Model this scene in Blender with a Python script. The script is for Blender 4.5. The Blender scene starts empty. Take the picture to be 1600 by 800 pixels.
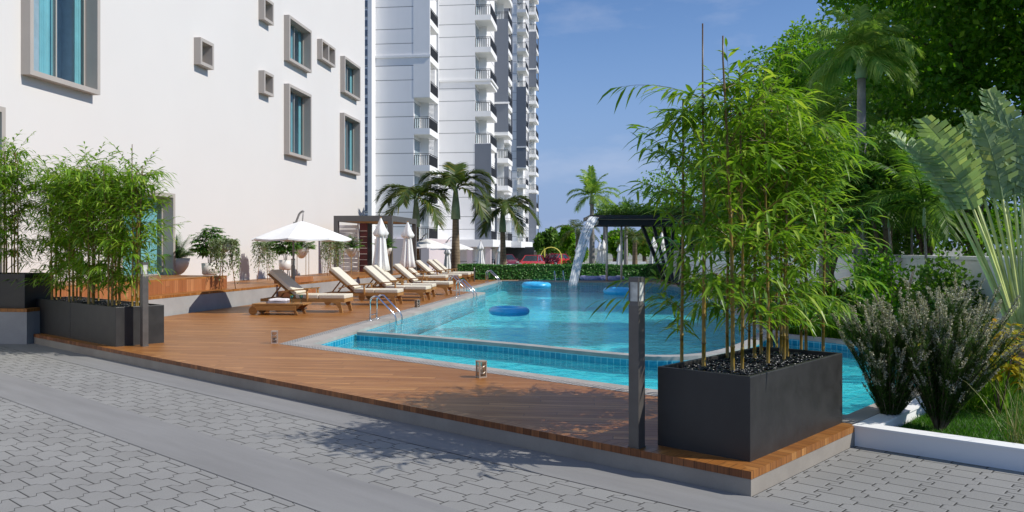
import bpy, math, random
import numpy as np
from mathutils import Vector, Matrix
from mathutils.geometry import tessellate_polygon

R = math.radians
C = bpy.context.scene.collection
sc = bpy.context.scene
rng = random.Random(7)

# ------------------------------------------------------------------ camera
FPX = 1295.0; HY = 387.0; CZ = 1.6
cd = bpy.data.cameras.new('camera'); cam = bpy.data.objects.new('camera', cd); C.objects.link(cam)
cam.location = (0, 0, CZ); cam.rotation_euler = (R(90), 0, 0)
cd.sensor_width = 36; cd.lens = 36*FPX/1600
cd.shift_y = -(400-HY)/1600
cd.clip_start = 0.1; cd.clip_end = 5000
sc.camera = cam

# ------------------------------------------------------------------ world
ELEV = 43.0
sun_h = Vector((0.967, -0.255))
w = bpy.data.worlds.new('World'); sc.world = w; w.use_nodes = True
nt = w.node_tree; nt.nodes.clear()
out = nt.nodes.new('ShaderNodeOutputWorld'); bg = nt.nodes.new('ShaderNodeBackground')
sky = nt.nodes.new('ShaderNodeTexSky'); sky.sky_type = 'NISHITA'; sky.sun_disc = False
sky.sun_elevation = R(ELEV); sky.sun_rotation = math.atan2(sun_h.x, sun_h.y)
sky.air_density = 1.0; sky.dust_density = 0.0; sky.ozone_density = 3.0
tint = nt.nodes.new('ShaderNodeMix'); tint.data_type = 'RGBA'; tint.blend_type = 'MULTIPLY'
tint.inputs[0].default_value = 1; tint.inputs[7].default_value = (0.82, 0.94, 1.14, 1)
nt.links.new(sky.outputs[0], tint.inputs[6])
tc = nt.nodes.new('ShaderNodeTexCoord'); mp = nt.nodes.new('ShaderNodeMapping')
mp.inputs['Scale'].default_value = (1.6, 1.6, 5.0); mp.inputs['Location'].default_value = (0.35, 0.2, 0.55)
no = nt.nodes.new('ShaderNodeTexNoise'); no.inputs['Scale'].default_value = 2.1; no.inputs['Detail'].default_value = 7; no.inputs['Roughness'].default_value = 0.55
cr = nt.nodes.new('ShaderNodeMapRange'); cr.inputs[1].default_value = 0.50; cr.inputs[2].default_value = 0.82; cr.inputs[4].default_value = 0.5
cm = nt.nodes.new('ShaderNodeMix'); cm.data_type = 'RGBA'; cm.inputs[7].default_value = (7.0, 7.2, 8.2, 1)
nt.links.new(tc.outputs['Generated'], mp.inputs[0]); nt.links.new(mp.outputs[0], no.inputs[0])
nt.links.new(no.outputs[0], cr.inputs[0]); nt.links.new(cr.outputs[0], cm.inputs[0])
hz = nt.nodes.new('ShaderNodeMix'); hz.data_type = 'RGBA'; hz.inputs[7].default_value = (2.35, 3.35, 5.8, 1)
sx = nt.nodes.new('ShaderNodeSeparateXYZ'); hr = nt.nodes.new('ShaderNodeMapRange'); hr.inputs[1].default_value = 0.0; hr.inputs[2].default_value = 0.30; hr.inputs[3].default_value = 0.9; hr.inputs[4].default_value = 0.0; hr.interpolation_type = 'SMOOTHSTEP'
nt.links.new(tc.outputs['Generated'], sx.inputs[0]); nt.links.new(sx.outputs[2], hr.inputs[0]); nt.links.new(hr.outputs[0], hz.inputs[0])
nt.links.new(tint.outputs[2], hz.inputs[6]); nt.links.new(hz.outputs[2], cm.inputs[6]); nt.links.new(cm.outputs[2], bg.inputs[0])
bg.inputs[1].default_value = 0.104
nt.links.new(bg.outputs[0], out.inputs[0])

sd = bpy.data.lights.new('sun', 'SUN'); sd.energy = 4.0; sd.angle = R(0.5); sd.color = (1.0, 0.955, 0.875)
so = bpy.data.objects.new('sun', sd); C.objects.link(so)
ce = math.cos(R(ELEV)); hv = sun_h.normalized()
sdir = Vector((hv.x*ce, hv.y*ce, math.sin(R(ELEV))))
so.rotation_euler = sdir.to_track_quat('Z', 'Y').to_euler(); so.location = (0, 0, 30)
sc.view_settings.view_transform = 'Standard'; sc.view_settings.look = 'None'
sc.view_settings.gamma = 1; sc.view_settings.exposure = 0.06; sc.view_settings.use_curve_mapping = False
sc.render.engine = 'CYCLES'
sc.cycles.max_bounces = 8; sc.cycles.transparent_max_bounces = 12; sc.cycles.caustics_reflective = False; sc.cycles.caustics_refractive = False

# ------------------------------------------------------------------ helpers
def lin(r, g, b):
    f = lambda c: (c/255/12.92) if c/255 <= 0.04045 else ((c/255+0.055)/1.055)**2.4
    return (f(r), f(g), f(b))
def at(px, py, z=0.164):                 # plan point of a photo pixel on level z
    D = FPX*(CZ-z)/(py-HY); return ((px-800)/FPX*D, D)
def atd(px, py, D):                      # point at distance D
    return ((px-800)/FPX*D, D, CZ-(py-HY)/FPX*D)
AW = R(6.8); NX = (math.cos(AW), -math.sin(AW)); WX = (math.sin(AW), math.cos(AW))
def nw(n, w, z=0.0): return (n*NX[0]+w*WX[0], n*NX[1]+w*WX[1], z)
def w_at(px, n):                          # w where the line n meets the column px
    k = (px-800)/FPX
    y = n/(k*NX[0]+NX[1]); x = k*y
    return x*WX[0]+y*WX[1]

def tag(o, label=None, cat=None, group=None, kind=None):
    if label: o['label'] = label
    if cat: o['category'] = cat
    if group: o['group'] = group
    if kind: o['kind'] = kind
    return o
def empty(name, loc, label=None, cat=None, group=None, rz=0.0, sc_=1.0):
    o = bpy.data.objects.new(name, None); C.objects.link(o)
    o.location = loc; o.rotation_euler = (0, 0, rz); o.scale = (sc_,)*3; o.empty_display_size = 0.2
    return tag(o, label, cat, group)
def copy_tree(o, loc=None, rz=None, s=None, label=None, group=None, parent=None):
    c = o.copy(); C.objects.link(c)
    if parent: c.parent = parent
    if loc is not None: c.location = loc
    if rz is not None: c.rotation_euler = (0, 0, rz)
    if s is not None: c.scale = (s,)*3 if not isinstance(s, tuple) else s
    if label: c['label'] = label
    if group: c['group'] = group
    for ch in list(o.children): copy_tree(ch, parent=c)
    return c

class MB:
    def __init__(s): s.v = []; s.f = []; s.uv = None; s.sm = []
    def add(s, vs, fs, smooth=False):
        b = len(s.v); s.v += [tuple(p) for p in vs]; s.f += [tuple(b+i for i in f) for f in fs]; s.sm += [smooth]*len(fs); return s
    def box(s, x0, y0, z0, x1, y1, z1, fr=None):
        vs = [(x0,y0,z0),(x1,y0,z0),(x1,y1,z0),(x0,y1,z0),(x0,y0,z1),(x1,y0,z1),(x1,y1,z1),(x0,y1,z1)]
        if fr: vs = [fr(*p) for p in vs]
        return s.add(vs, [(0,3,2,1),(4,5,6,7),(0,1,5,4),(1,2,6,5),(2,3,7,6),(3,0,4,7)])
    def tube(s, pts, rad, n=8, caps=True, sx=1.0, smooth=True):
        pts = [Vector(p) for p in pts]; m = len(pts)
        if not hasattr(rad, '__len__'): rad = [rad]*m
        vs = []; up0 = None
        for i in range(m):
            d = (pts[min(i+1, m-1)]-pts[max(i-1, 0)])
            d = d.normalized() if d.length > 1e-9 else Vector((0,0,1))
            if up0 is None:
                a = Vector((0,0,1)) if abs(d.z) < 0.9 else Vector((1,0,0))
                e1 = d.cross(a).normalized()
            else:
                e1 = (up0 - d*up0.dot(d)).normalized()
            up0 = e1; e2 = d.cross(e1)
            for k in range(n):
                t = 2*math.pi*(k+0.5)/n
                vs.append(pts[i]+e1*(math.cos(t)*rad[i]*sx)+e2*(math.sin(t)*rad[i]))
        fs = [(i*n+k, i*n+(k+1)%n, (i+1)*n+(k+1)%n, (i+1)*n+k) for i in range(m-1) for k in range(n)]
        s.add(vs, fs, smooth)
        if caps:
            b = len(s.v)-len(vs)
            s.f.append(tuple(b+k for k in range(n))[::-1]); s.f.append(tuple(b+(m-1)*n+k for k in range(n))); s.sm += [False, False]
        return s
    def bar(s, p, q, wd, th):             # rectangular bar
        p = Vector(p); q = Vector(q); d = (q-p).normalized()
        a = Vector((0,0,1)) if abs(d.z) < 0.95 else Vector((0,1,0))
        e1 = d.cross(a).normalized()*wd/2; e2 = d.cross(e1).normalized()*th/2
        vs = [p-e1-e2, p+e1-e2, p+e1+e2, p-e1+e2, q-e1-e2, q+e1-e2, q+e1+e2, q-e1+e2]
        return s.add(vs, [(0,3,2,1),(4,5,6,7),(0,1,5,4),(1,2,6,5),(2,3,7,6),(3,0,4,7)])
    def lathe(s, prof, n=24, c=(0,0,0), rip=None, smooth=True):
        vs = []
        for (r, z) in prof:
            for k in range(n):
                t = 2*math.pi*k/n; rr = r*(rip(k, n, z) if rip else 1)
                vs.append((c[0]+rr*math.cos(t), c[1]+rr*math.sin(t), c[2]+z))
        m = len(prof)
        return s.add(vs, [(i*n+k, i*n+(k+1)%n, (i+1)*n+(k+1)%n, (i+1)*n+k) for i in range(m-1) for k in range(n)], smooth)
    def prism(s, poly, z0, z1, bottom=False, top=True):
        n = len(poly)
        vs = [(p[0], p[1], z0) for p in poly]+[(p[0], p[1], z1) for p in poly]
        fs = [(i, (i+1) % n, n+(i+1) % n, n+i) for i in range(n)]
        tri = tessellate_polygon([[Vector((p[0], p[1], 0)) for p in poly]])
        if top: fs += [tuple(n+i for i in t) for t in tri]
        if bottom: fs += [tuple(t)[::-1] for t in tri]
        return s.add(vs, fs)
    def sheet(s, polys, z):
        flat = [p for pl in polys for p in pl]
        tri = tessellate_polygon([[Vector((p[0], p[1], 0)) for p in pl] for pl in polys])
        fs = []
        for t in tri:
            a, b, c = [Vector(flat[i][:2]) for i in t]
            cr_ = (b.x-a.x)*(c.y-a.y)-(b.y-a.y)*(c.x-a.x)
            if abs(cr_) < 1e-9: continue
            fs.append(tuple(t) if cr_ > 0 else tuple(t)[::-1])
        return s.add([(p[0], p[1], z) for p in flat], fs)
    def strip(s, path, z0, z1, closed=False):   # vertical strip with uv along length
        n = len(path); L = 0; seg = n if closed else n-1
        for i in range(seg):
            a, b = path[i], path[(i+1) % n]
            s.add([(a[0],a[1],z0),(b[0],b[1],z0),(b[0],b[1],z1),(a[0],a[1],z1)], [(0,1,2,3)])
        return s
    def arr(s, V, F, smooth=False):
        b = len(s.v); s.v += [tuple(p) for p in V.tolist()]; s.f += [tuple(x) for x in (F+b).tolist()]; s.sm += [smooth]*len(F); return s
    def build(s, name, mat, parent=None, world=True, shift=True):
        me = bpy.data.meshes.new(name)
        V = np.array(s.v, dtype=float)
        loc = None
        if parent is None:
            if shift:
                lo = V.min(0); hi = V.max(0); loc = np.array([(lo[0]+hi[0])/2, (lo[1]+hi[1])/2, lo[2]]); V = V-loc
        elif world:
            p = parent; off = np.zeros(3)
            while p is not None: off += np.array(p.location); p = p.parent
            V = V-off
        me.from_pydata([tuple(p) for p in V.tolist()], [], s.f)
        me.polygons.foreach_set('use_smooth', s.sm)
        me.update()
        if mat is not None: me.materials.append(mat)
        o = bpy.data.objects.new(name, me); C.objects.link(o)
        if parent: o.parent = parent
        elif loc is not None: o.location = loc
        return o
def bevel(o, w_=0.01, seg=2):
    m = o.modifiers.new('bevel', 'BEVEL'); m.width = w_; m.segments = seg; m.limit_method = 'ANGLE'; m.angle_limit = R(40); return o

# ------------------------------------------------------------------ materials
class NT:
    def __init__(s, name):
        s.m = bpy.data.materials.new(name); s.m.use_nodes = True; s.t = s.m.node_tree
        s.b = s.t.nodes['Principled BSDF']; s.o = s.t.nodes['Material Output']
    def n(s, typ, **kw):
        x = s.t.nodes.new('ShaderNode'+typ)
        for k, v in kw.items():
            if k.startswith('i_'): 
                key = k[2:]; key = int(key) if key.isdigit() else key.replace('_', ' ')
                s.set(x.inputs[key], v)
            else: setattr(x, k, v)
        return x
    def set(s, inp, v):
        if isinstance(v, bpy.types.NodeSocket): s.t.links.new(v, inp)
        elif isinstance(v, tuple) and len(v) == 3 and inp.type == 'RGBA': inp.default_value = (*v, 1)
        else: inp.default_value = v
    def math(s, op, a, b=None, c=None):
        x = s.t.nodes.new('ShaderNodeMath'); x.operation = op; s.set(x.inputs[0], a)
        if b is not None: s.set(x.inputs[1], b)
        if c is not None: s.set(x.inputs[2], c)
        return x.outputs[0]
    def pos(s): return s.n('NewGeometry').outputs['Position']
    def obj(s): return s.n('TexCoord').outputs['Object']
    def dot(s, v, d):
        x = s.n('VectorMath', operation='DOT_PRODUCT'); s.set(x.inputs[0], v); x.inputs[1].default_value = d; return x.outputs['Value']
    def xyz(s, v):
        x = s.n('SeparateXYZ'); s.set(x.inputs[0], v); return x.outputs
    def comb(s, a, b, c=0.0):
        x = s.n('CombineXYZ'); s.set(x.inputs[0], a); s.set(x.inputs[1], b); s.set(x.inputs[2], c); return x.outputs[0]
    def noise(s, v, scale, detail=4, rough=0.55, sock=0):
        x = s.n('TexNoise'); s.set(x.inputs['Vector'], v); x.inputs['Scale'].default_value = scale; x.inputs['Detail'].default_value = detail; x.inputs['Roughness'].default_value = rough
        return x.outputs[sock]
    def rand(s, v):
        x = s.n('TexWhiteNoise', noise_dimensions='3D'); s.set(x.inputs['Vector'], v); return x.outputs['Value']
    def ramp(s, f, a, b, lo=0.0, hi=1.0):
        x = s.n('MapRange'); s.set(x.inputs[0], f); x.inputs[1].default_value = a; x.inputs[2].default_value = b; x.inputs[3].default_value = lo; x.inputs[4].default_value = hi
        return x.outputs[0]
    def mix(s, f, a, b, blend='MIX'):
        x = s.n('Mix', data_type='RGBA', blend_type=blend); s.set(x.inputs[0], f); s.set(x.inputs[6], a); s.set(x.inputs[7], b); return x.outputs[2]
    def bump(s, h, strength=0.3, dist=0.01):
        x = s.n('Bump'); s.set(x.inputs['Height'], h); x.inputs['Strength'].default_value = strength; x.inputs['Distance'].default_value = dist; return x.outputs[0]
    def fin(s, col=None, rough=None, metal=None, normal=None, spec=None, **kw):
        if col is not None: s.set(s.b.inputs['Base Color'], col)
        if rough is not None: s.set(s.b.inputs['Roughness'], rough)
        if metal is not None: s.set(s.b.inputs['Metallic'], metal)
        if normal is not None: s.set(s.b.inputs['Normal'], normal)
        if spec is not None: s.set(s.b.inputs['Specular IOR Level'], spec)
        return s.m
def plain(name, col, rough=0.6, metal=0.0, var=0.06, scale=6.0, bump=0.0, spec=0.5):
    s = NT(name); p = s.obj(); n = s.noise(p, scale)
    a = tuple(max(0, c*(1-var*1.6)) for c in col); b = tuple(min(1, c*(1+var*1.6)) for c in col)
    c = s.mix(s.ramp(n, 0.3, 0.7), a, b)
    nm = s.bump(s.noise(p, scale*12, 3), bump, 0.004) if bump else None
    return s.fin(c, s.ramp(n, 0.3, 0.7, rough*0.88, min(1, rough*1.12)), metal, nm, spec)

U2 = (-0.7457, 0.6663); V2 = (0.6663, 0.7457); C0 = (1.534, 5.313)
def uv(u, v, z=None):
    p = (C0[0]+u*U2[0]+v*V2[0], C0[1]+u*U2[1]+v*V2[1]); return p if z is None else (*p, z)

# pavers: interlocking blocks with wavy joints
def m_paver():
    s = NT('paver'); P = s.pos()
    a = s.math('MULTIPLY', s.dot(P, (U2[0], U2[1], 0)), 1/0.235)         # across rows
    b = s.math('MULTIPLY', s.dot(P, (V2[0], V2[1], 0)), 1/0.20)          # along rows
    tri = s.math('PINGPONG', b, 0.5)                                      # 0..0.5
    wv = s.math('MULTIPLY', s.math('SUBTRACT', s.math('MINIMUM', s.math('MAXIMUM', tri, 0.205), 0.295), 0.25), 2.6)
    a2 = s.math('ADD', a, wv)
    row = s.math('FLOOR', a2)
    fa = s.math('FRACT', a2)
    da = s.math('MULTIPLY', s.math('MINIMUM', fa, s.math('SUBTRACT', 1.0, fa)), 0.235)
    b2 = s.math('ADD', b, s.math('MULTIPLY', s.math('MODULO', s.math('ABSOLUTE', row), 2.0), 0.5))
    fb = s.math('FRACT', b2)
    db = s.math('MULTIPLY', s.math('MINIMUM', fb, s.math('SUBTRACT', 1.0, fb)), 0.20)
    d = s.math('MINIMUM', da, db)
    joint = s.ramp(d, 0.0034, 0.0062, 1.0, 0.0)
    idv = s.comb(row, s.math('FLOOR', b2), 0.0)
    rv = s.rand(idv)
    n1 = s.noise(P, 1.1, 4); n2 = s.noise(P, 90, 4, 0.7)
    col = s.mix(rv, lin(147,146,143), lin(154,153,150))
    col = s.mix(s.ramp(n2, 0.35, 0.75), col, s.mix(1.0, col, (0.8,0.8,0.8), 'MULTIPLY'))
    col = s.mix(s.ramp(n1, 0.35, 0.7, 0.0, 0.5), col, s.mix(1.0, col, (0.84,0.84,0.85), 'MULTIPLY'))
    n3 = s.noise(P, 0.45, 6, 0.65); col = s.mix(s.ramp(n3, 0.50, 0.72, 0.0, 0.35), col, s.mix(1.0, col, (0.72,0.71,0.69), 'MULTIPLY'))
    col = s.mix(s.math('MULTIPLY', joint, 0.92), col, (0.028,0.026,0.024))
    h = s.math('ADD', s.ramp(d, 0.0, 0.012), s.math('MULTIPLY', n2, 0.12))
    return s.fin(col, 0.85, 0, s.bump(h, 0.5, 0.006), 0.3)
def m_conc(name, c1, c2, scale=2.0, stretch=None, rough=0.8, bm=0.25):
    s = NT(name); P = s.pos()
    if stretch is not None:
        q = s.comb(s.math('MULTIPLY', s.dot(P, (U2[0],U2[1],0)), stretch[0]), s.math('MULTIPLY', s.dot(P, (V2[0],V2[1],0)), stretch[1]), s.xyz(P)[2])
    else: q = P
    n1 = s.noise(q, scale, 6, 0.6); n2 = s.noise(P, 60, 4, 0.7)
    col = s.mix(s.ramp(n1, 0.32, 0.68), c1, c2)
    col = s.mix(s.ramp(n2, 0.3, 0.8, 0, 0.35), col, s.mix(1.0, col, (0.8,0.8,0.8), 'MULTIPLY'))
    return s.fin(col, rough, 0, s.bump(s.math('ADD', n1, s.math('MULTIPLY', n2, 0.4)), bm, 0.004), 0.3)
# decking: planks with staggered ends, direction d (plan)
def m_deck(name, d, wd=0.095, ln=1.6, cols=None, vertical=False, gap=0.0022, rough=0.42):
    s = NT(name); P = s.pos()
    e = (-d[1], d[0])
    al = s.dot(P, (d[0], d[1], 0)); ac = s.dot(P, (e[0], e[1], 0))
    if vertical: al = s.xyz(P)[2]; ac = s.dot(P, (d[0], d[1], 0))
    q = s.math('MULTIPLY', ac, 1/wd); row = s.math('FLOOR', q); fq = s.math('FRACT', q)
    off = s.math('MULTIPLY', s.rand(s.comb(row, 3.0, 1.0)), 1.0)
    l2 = s.math('ADD', s.math('MULTIPLY', al, 1/ln), off); pk = s.math('FLOOR', l2); fl = s.math('FRACT', l2)
    dd = s.math('MINIMUM', s.math('MULTIPLY', s.math('MINIMUM', fq, s.math('SUBTRACT', 1.0, fq)), wd), s.math('MULTIPLY', s.math('MINIMUM', fl, s.math('SUBTRACT', 1.0, fl)), ln))
    r1 = s.rand(s.comb(row, pk, 0.0)); r2 = s.rand(s.comb(row, pk, 5.0))
    gx = s.comb(s.math('ADD', s.math('MULTIPLY', al, 1.3), s.math('MULTIPLY', r1, 37.0)), s.math('MULTIPLY', ac, 42.0), s.math('MULTIPLY', r2, 9.0))
    g = s.noise(gx, 1.0, 5, 0.65)
    g2 = s.noise(s.comb(s.math('MULTIPLY', al, 5.0), s.math('MULTIPLY', ac, 190.0), r1), 1.0, 3, 0.6)
    big = s.noise(P, 0.5, 3)
    A, B, Cc, Dk = cols
    col = s.mix(r1, A, B); col = s.mix(s.ramp(r2, 0.72, 1.0), col, Cc)
    col = s.mix(s.ramp(g, 0.42, 0.72, 0, 0.7), col, Dk)
    col = s.mix(s.ramp(g2, 0.45, 0.8, 0, 0.4), col, Dk)
    col = s.mix(s.ramp(big, 0.35, 0.65, 0, 0.22), col, s.mix(1.0, col, (0.75,0.78,0.82), 'MULTIPLY'))
    col = s.mix(s.ramp(dd, gap*0.6, gap*1.5, 0.8, 0.0), col, (0.025,0.014,0.008))
    h = s.math('ADD', s.ramp(dd, 0.0, 0.006), s.math('MULTIPLY', g2, 0.25))
    return s.fin(col, s.ramp(g, 0.3, 0.7, rough*0.8, rough*1.2), 0, s.bump(h, 0.35, 0.004), 0.28)
DK = (lin(174,116,58), lin(156,99,46), lin(196,138,76), lin(104,64,32))
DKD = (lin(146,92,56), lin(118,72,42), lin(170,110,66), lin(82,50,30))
def m_wood(name, c1, c2, dirv=(1,0,0), rough=0.5):
    s = NT(name); P = s.obj(); X = s.xyz(P)
    k = [26.0 if not d else 2.2 for d in dirv]
    q = s.comb(s.math('MULTIPLY', X[0], k[0]), s.math('MULTIPLY', X[1], k[1]), s.math('MULTIPLY', X[2], k[2]))
    g = s.noise(q, 1.0, 5, 0.65)
    return s.fin(s.mix(s.ramp(g, 0.3, 0.72), c1, c2), rough, 0, s.bump(g, 0.2, 0.003), 0.4)
def m_leaf(name, c1, c2, c3=None, rough=0.45, trans=0.35, spec=0.4):
    s = NT(name); g = s.n('NewGeometry'); rp = g.outputs['Random Per Island']
    col = s.mix(s.ramp(rp, 0.0, 1.0), c1, c2)
    if c3: col = s.mix(s.ramp(s.rand(s.comb(rp, 2.0, 1.0)), 0.80, 1.0), col, c3)
    n = s.noise(s.pos(), 1.4, 2)
    col = s.mix(s.ramp(n, 0.35, 0.65, 0.0, 0.45), col, s.mix(1.0, col, (0.62,0.72,0.6), 'MULTIPLY'))
    s.fin(col, rough, 0, None, spec)
    t = s.n('BsdfTranslucent'); s.set(t.inputs[0], s.mix(1.0, col, (1.25,1.3,0.6), 'MULTIPLY'))
    mx = s.n('MixShader'); mx.inputs[0].default_value = trans
    s.t.links.new(s.b.outputs[0], mx.inputs[1]); s.t.links.new(t.outputs[0], mx.inputs[2]); s.t.links.new(mx.outputs[0], s.o.inputs[0])
    return s.m
def m_tiles(name, c1, c2, grout, size=0.1, rough=0.15, vertical=True):
    s = NT(name); P = s.pos(); X = s.xyz(P)
    if vertical:
        # walls in any direction: use plan length along u and along v, picked by the normal
        N = s.n('NewGeometry').outputs['Normal']
        nv = s.math('ABSOLUTE', s.dot(N, (V2[0], V2[1], 0)))
        a = s.dot(P, (U2[0],U2[1],0)); b = s.dot(P, (V2[0],V2[1],0))
        sel = s.math('GREATER_THAN', nv, 0.7)
        ln_ = s.math('ADD', s.math('MULTIPLY', a, sel), s.math('MULTIPLY', b, s.math('SUBTRACT', 1.0, sel)))
        q0 = s.math('MULTIPLY', ln_, 1/size); q1 = s.math('MULTIPLY', X[2], 1/size)
    else:
        q0 = s.math('MULTIPLY', s.dot(P, (U2[0],U2[1],0)), 1/size); q1 = s.math('MULTIPLY', s.dot(P, (V2[0],V2[1],0)), 1/size)
    f0 = s.math('FRACT', q0); f1 = s.math('FRACT', q1)
    d = s.math('MINIMUM', s.math('MINIMUM', f0, s.math('SUBTRACT', 1.0, f0)), s.math('MINIMUM', f1, s.math('SUBTRACT', 1.0, f1)))
    r = s.rand(s.comb(s.math('FLOOR', q0), s.math('FLOOR', q1), 0.0))
    col = s.mix(r, c1, c2); col = s.mix(s.ramp(d, 0.03, 0.055, 1.0, 0.0), col, grout)
    return s.fin(col, rough, 0, s.bump(s.ramp(d, 0.02, 0.08), 0.2, 0.003), 0.5)
def m_water(name, tint, scale, strength, refr=0.18, ior=1.33):
    s = NT(name); P = s.pos()
    q = s.comb(s.xyz(P)[0], s.math('MULTIPLY', s.xyz(P)[1], 1.0), 0.0)
    n1 = s.n('TexNoise'); s.set(n1.inputs['Vector'], q); n1.inputs['Scale'].default_value = scale; n1.inputs['Detail'].default_value = 4; n1.inputs['Roughness'].default_value = 0.55; n1.inputs['Distortion'].default_value = 0.6
    n2 = s.noise(q, scale*0.3, 3)
    h = s.math('ADD', n1.outputs[0], s.math('MULTIPLY', n2, 1.6))
    nm = s.bump(h, strength, 0.05)
    tr = s.n('BsdfTransparent'); s.set(tr.inputs[0], tint)
    rf = s.n('BsdfRefraction'); s.set(rf.inputs[0], tint); rf.inputs['Roughness'].default_value = 0.0; rf.inputs['IOR'].default_value = 1.33; s.set(rf.inputs['Normal'], nm)
    gl = s.n('BsdfGlossy'); gl.inputs['Roughness'].default_value = 0.03; s.set(gl.inputs['Normal'], nm); s.set(gl.inputs[0], (1.0,1.0,1.0))
    m1 = s.n('MixShader'); m1.inputs[0].default_value = refr
    s.t.links.new(tr.outputs[0], m1.inputs[1]); s.t.links.new(rf.outputs[0], m1.inputs[2])
    fr = s.n('Fresnel'); fr.inputs['IOR'].default_value = ior; s.set(fr.inputs['Normal'], nm)
    m2 = s.n('MixShader'); s.set(m2.inputs[0], fr.outputs[0])
    s.t.links.new(m1.outputs[0], m2.inputs[1]); s.t.links.new(gl.outputs[0], m2.inputs[2]); s.t.links.new(m2.outputs[0], s.o.inputs[0])
    return s.m
def m_glass(name, tint, refl=0.35, rough=0.02, fmax=0.9):
    s = NT(name)
    tr = s.n('BsdfTransparent'); s.set(tr.inputs[0], tint)
    gl = s.n('BsdfGlossy'); gl.inputs['Roughness'].default_value = rough
    lw = s.n('LayerWeight'); lw.inputs[0].default_value = refl
    mx = s.n('MixShader'); s.set(mx.inputs[0], s.ramp(lw.outputs['Fresnel'], 0, 1, 0.05, fmax))
    s.t.links.new(tr.outputs[0], mx.inputs[1]); s.t.links.new(gl.outputs[0], mx.inputs[2]); s.t.links.new(mx.outputs[0], s.o.inputs[0])
    return s.m
def m_tower(name, base, lines=True):
    s = NT(name); P = s.pos(); z = s.xyz(P)[2]
    n = s.noise(P, 0.35, 5); n2 = s.noise(s.comb(s.xyz(P)[0], s.xyz(P)[1], s.math('MULTIPLY', z, 0.1)), 1.8, 4)
    col = s.mix(s.ramp(n, 0.3, 0.7), tuple(c*0.95 for c in base), base)
    col = s.mix(s.ramp(n2, 0.5, 0.8, 0, 0.12), col, tuple(c*0.7 for c in base))
    nm = None
    if lines:
        zz = s.math('MODULO', s.math('ADD', z, 30.0), 3.0)
        l = s.math('MAXIMUM', s.math('LESS_THAN', s.math('ABSOLUTE', s.math('SUBTRACT', zz, 0.32)), 0.028), s.math('LESS_THAN', s.math('ABSOLUTE', s.math('SUBTRACT', zz, 1.50)), 0.028))
        col = s.mix(s.math('MULTIPLY', l, 0.85), col, (0.13,0.13,0.14))
    return s.fin(col, 0.75, 0, nm, 0.3)
def m_wall(name, c):
    s = NT(name); P = s.pos()
    n = s.noise(P, 0.3, 5, 0.6); n2 = s.noise(P, 45, 4, 0.7)
    col = s.mix(s.ramp(n, 0.3, 0.7), tuple(x*0.965 for x in c), c)
    return s.fin(col, 0.8, 0, s.bump(n2, 0.12, 0.004), 0.25)

M = {}
M['paver'] = m_paver()
M['band'] = m_conc('smooth_concrete', lin(130,129,128), lin(143,142,141), 1.2, (0.5, 4.0))
M['conc'] = m_conc('concrete_fascia', lin(140,133,124), lin(162,155,144), 1.5)
M['stone'] = m_conc('coping_stone', lin(158,152,146), lin(182,176,169), 2.5)
M['terr_conc'] = m_conc('terrace_concrete', lin(150,149,148), lin(172,171,169), 1.2)
M['deck'] = m_deck('decking', NX, cols=DK)
M['deck_edge'] = m_deck('deck_border_front', V2, 0.085, 5.0, cols=DK)
M['deck_edge_side'] = m_deck('deck_border_side', U2, 0.085, 5.0, cols=DK)
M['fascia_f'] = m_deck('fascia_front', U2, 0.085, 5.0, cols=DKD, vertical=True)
M['fascia_s'] = m_deck('fascia_side', V2, 0.085, 5.0, cols=DK, vertical=True)
M['terr_wood'] = m_deck('terrace_wood', (0.18,0.98), 0.11, 1.8, cols=DK)
M['step_face'] = m_deck('step_boards', (0.18,0.98), 0.16, 5.0, cols=(lin(186,124,80),lin(164,104,64),lin(200,140,94),lin(122,74,46)), vertical=True)
M['wall'] = m_wall('white_render', lin(222,218,214))
M['frame'] = plain('window_frame_grey', lin(178,170,162), 0.6, 0, 0.02, 2)
M['scr'] = plain('screen_slats', lin(206,204,206), 0.6)
M['pole_grey'] = plain('parasol_pole_grey', (0.26,0.245,0.235), 0.4, 0.3, 0.05, 4)
M['glass'] = m_glass('window_glass', (0.90,0.97,0.98), 0.3, 0.02, 0.7)
M['curtain'] = plain('curtain_cyan', (0.30,0.66,0.72), 0.8, 0, 0.05, 3)
M['room'] = plain('room_grey', (0.50,0.60,0.68), 0.9)
M['strip'] = plain('window_strip_blue', (0.16,0.20,0.26), 0.3)
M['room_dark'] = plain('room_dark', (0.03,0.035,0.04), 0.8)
M['tower'] = m_tower('tower_white', lin(243,242,241))
M['tower_p'] = m_tower('tower_plain_white', lin(243,242,240), False)
M['tower_g'] = m_tower('tower_grey', lin(118,124,134), False)
M['rail'] = plain('rail_black', (0.022,0.022,0.024), 0.6, 0.0)
M['planter'] = plain('planter_black', (0.027,0.026,0.0245), 0.48, 0.0, 0.12, 5, 0.05)
M['bollard'] = plain('bollard_metal', (0.12,0.11,0.10), 0.42, 0.3, 0.08, 8)
M['chrome'] = plain('chrome', (0.75,0.76,0.78), 0.12, 1.0, 0.02, 6)
M['teak'] = m_wood('teak', lin(188,142,84), lin(144,100,54))
M['teak_d'] = m_wood('teak_dark', lin(160,116,66), lin(112,76,42))
M['cushion'] = plain('cushion_cream', lin(218,210,192), 0.85, 0, 0.03, 12, 0.3)
M['canvas'] = plain('canvas_white', lin(240,238,235), 0.8, 0, 0.02, 6, 0.1)
M['steel'] = plain('painted_steel', (0.13,0.125,0.12), 0.5, 0.2, 0.05, 3)
M['steel_d'] = plain('dark_steel', (0.03,0.032,0.038), 0.45, 0.3, 0.05, 3)
M['white_paint'] = m_wall('white_kerb_paint', lin(243,243,242))
M['white_pot'] = plain('white_ceramic', lin(232,226,218), 0.45, 0, 0.03, 9)
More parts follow.
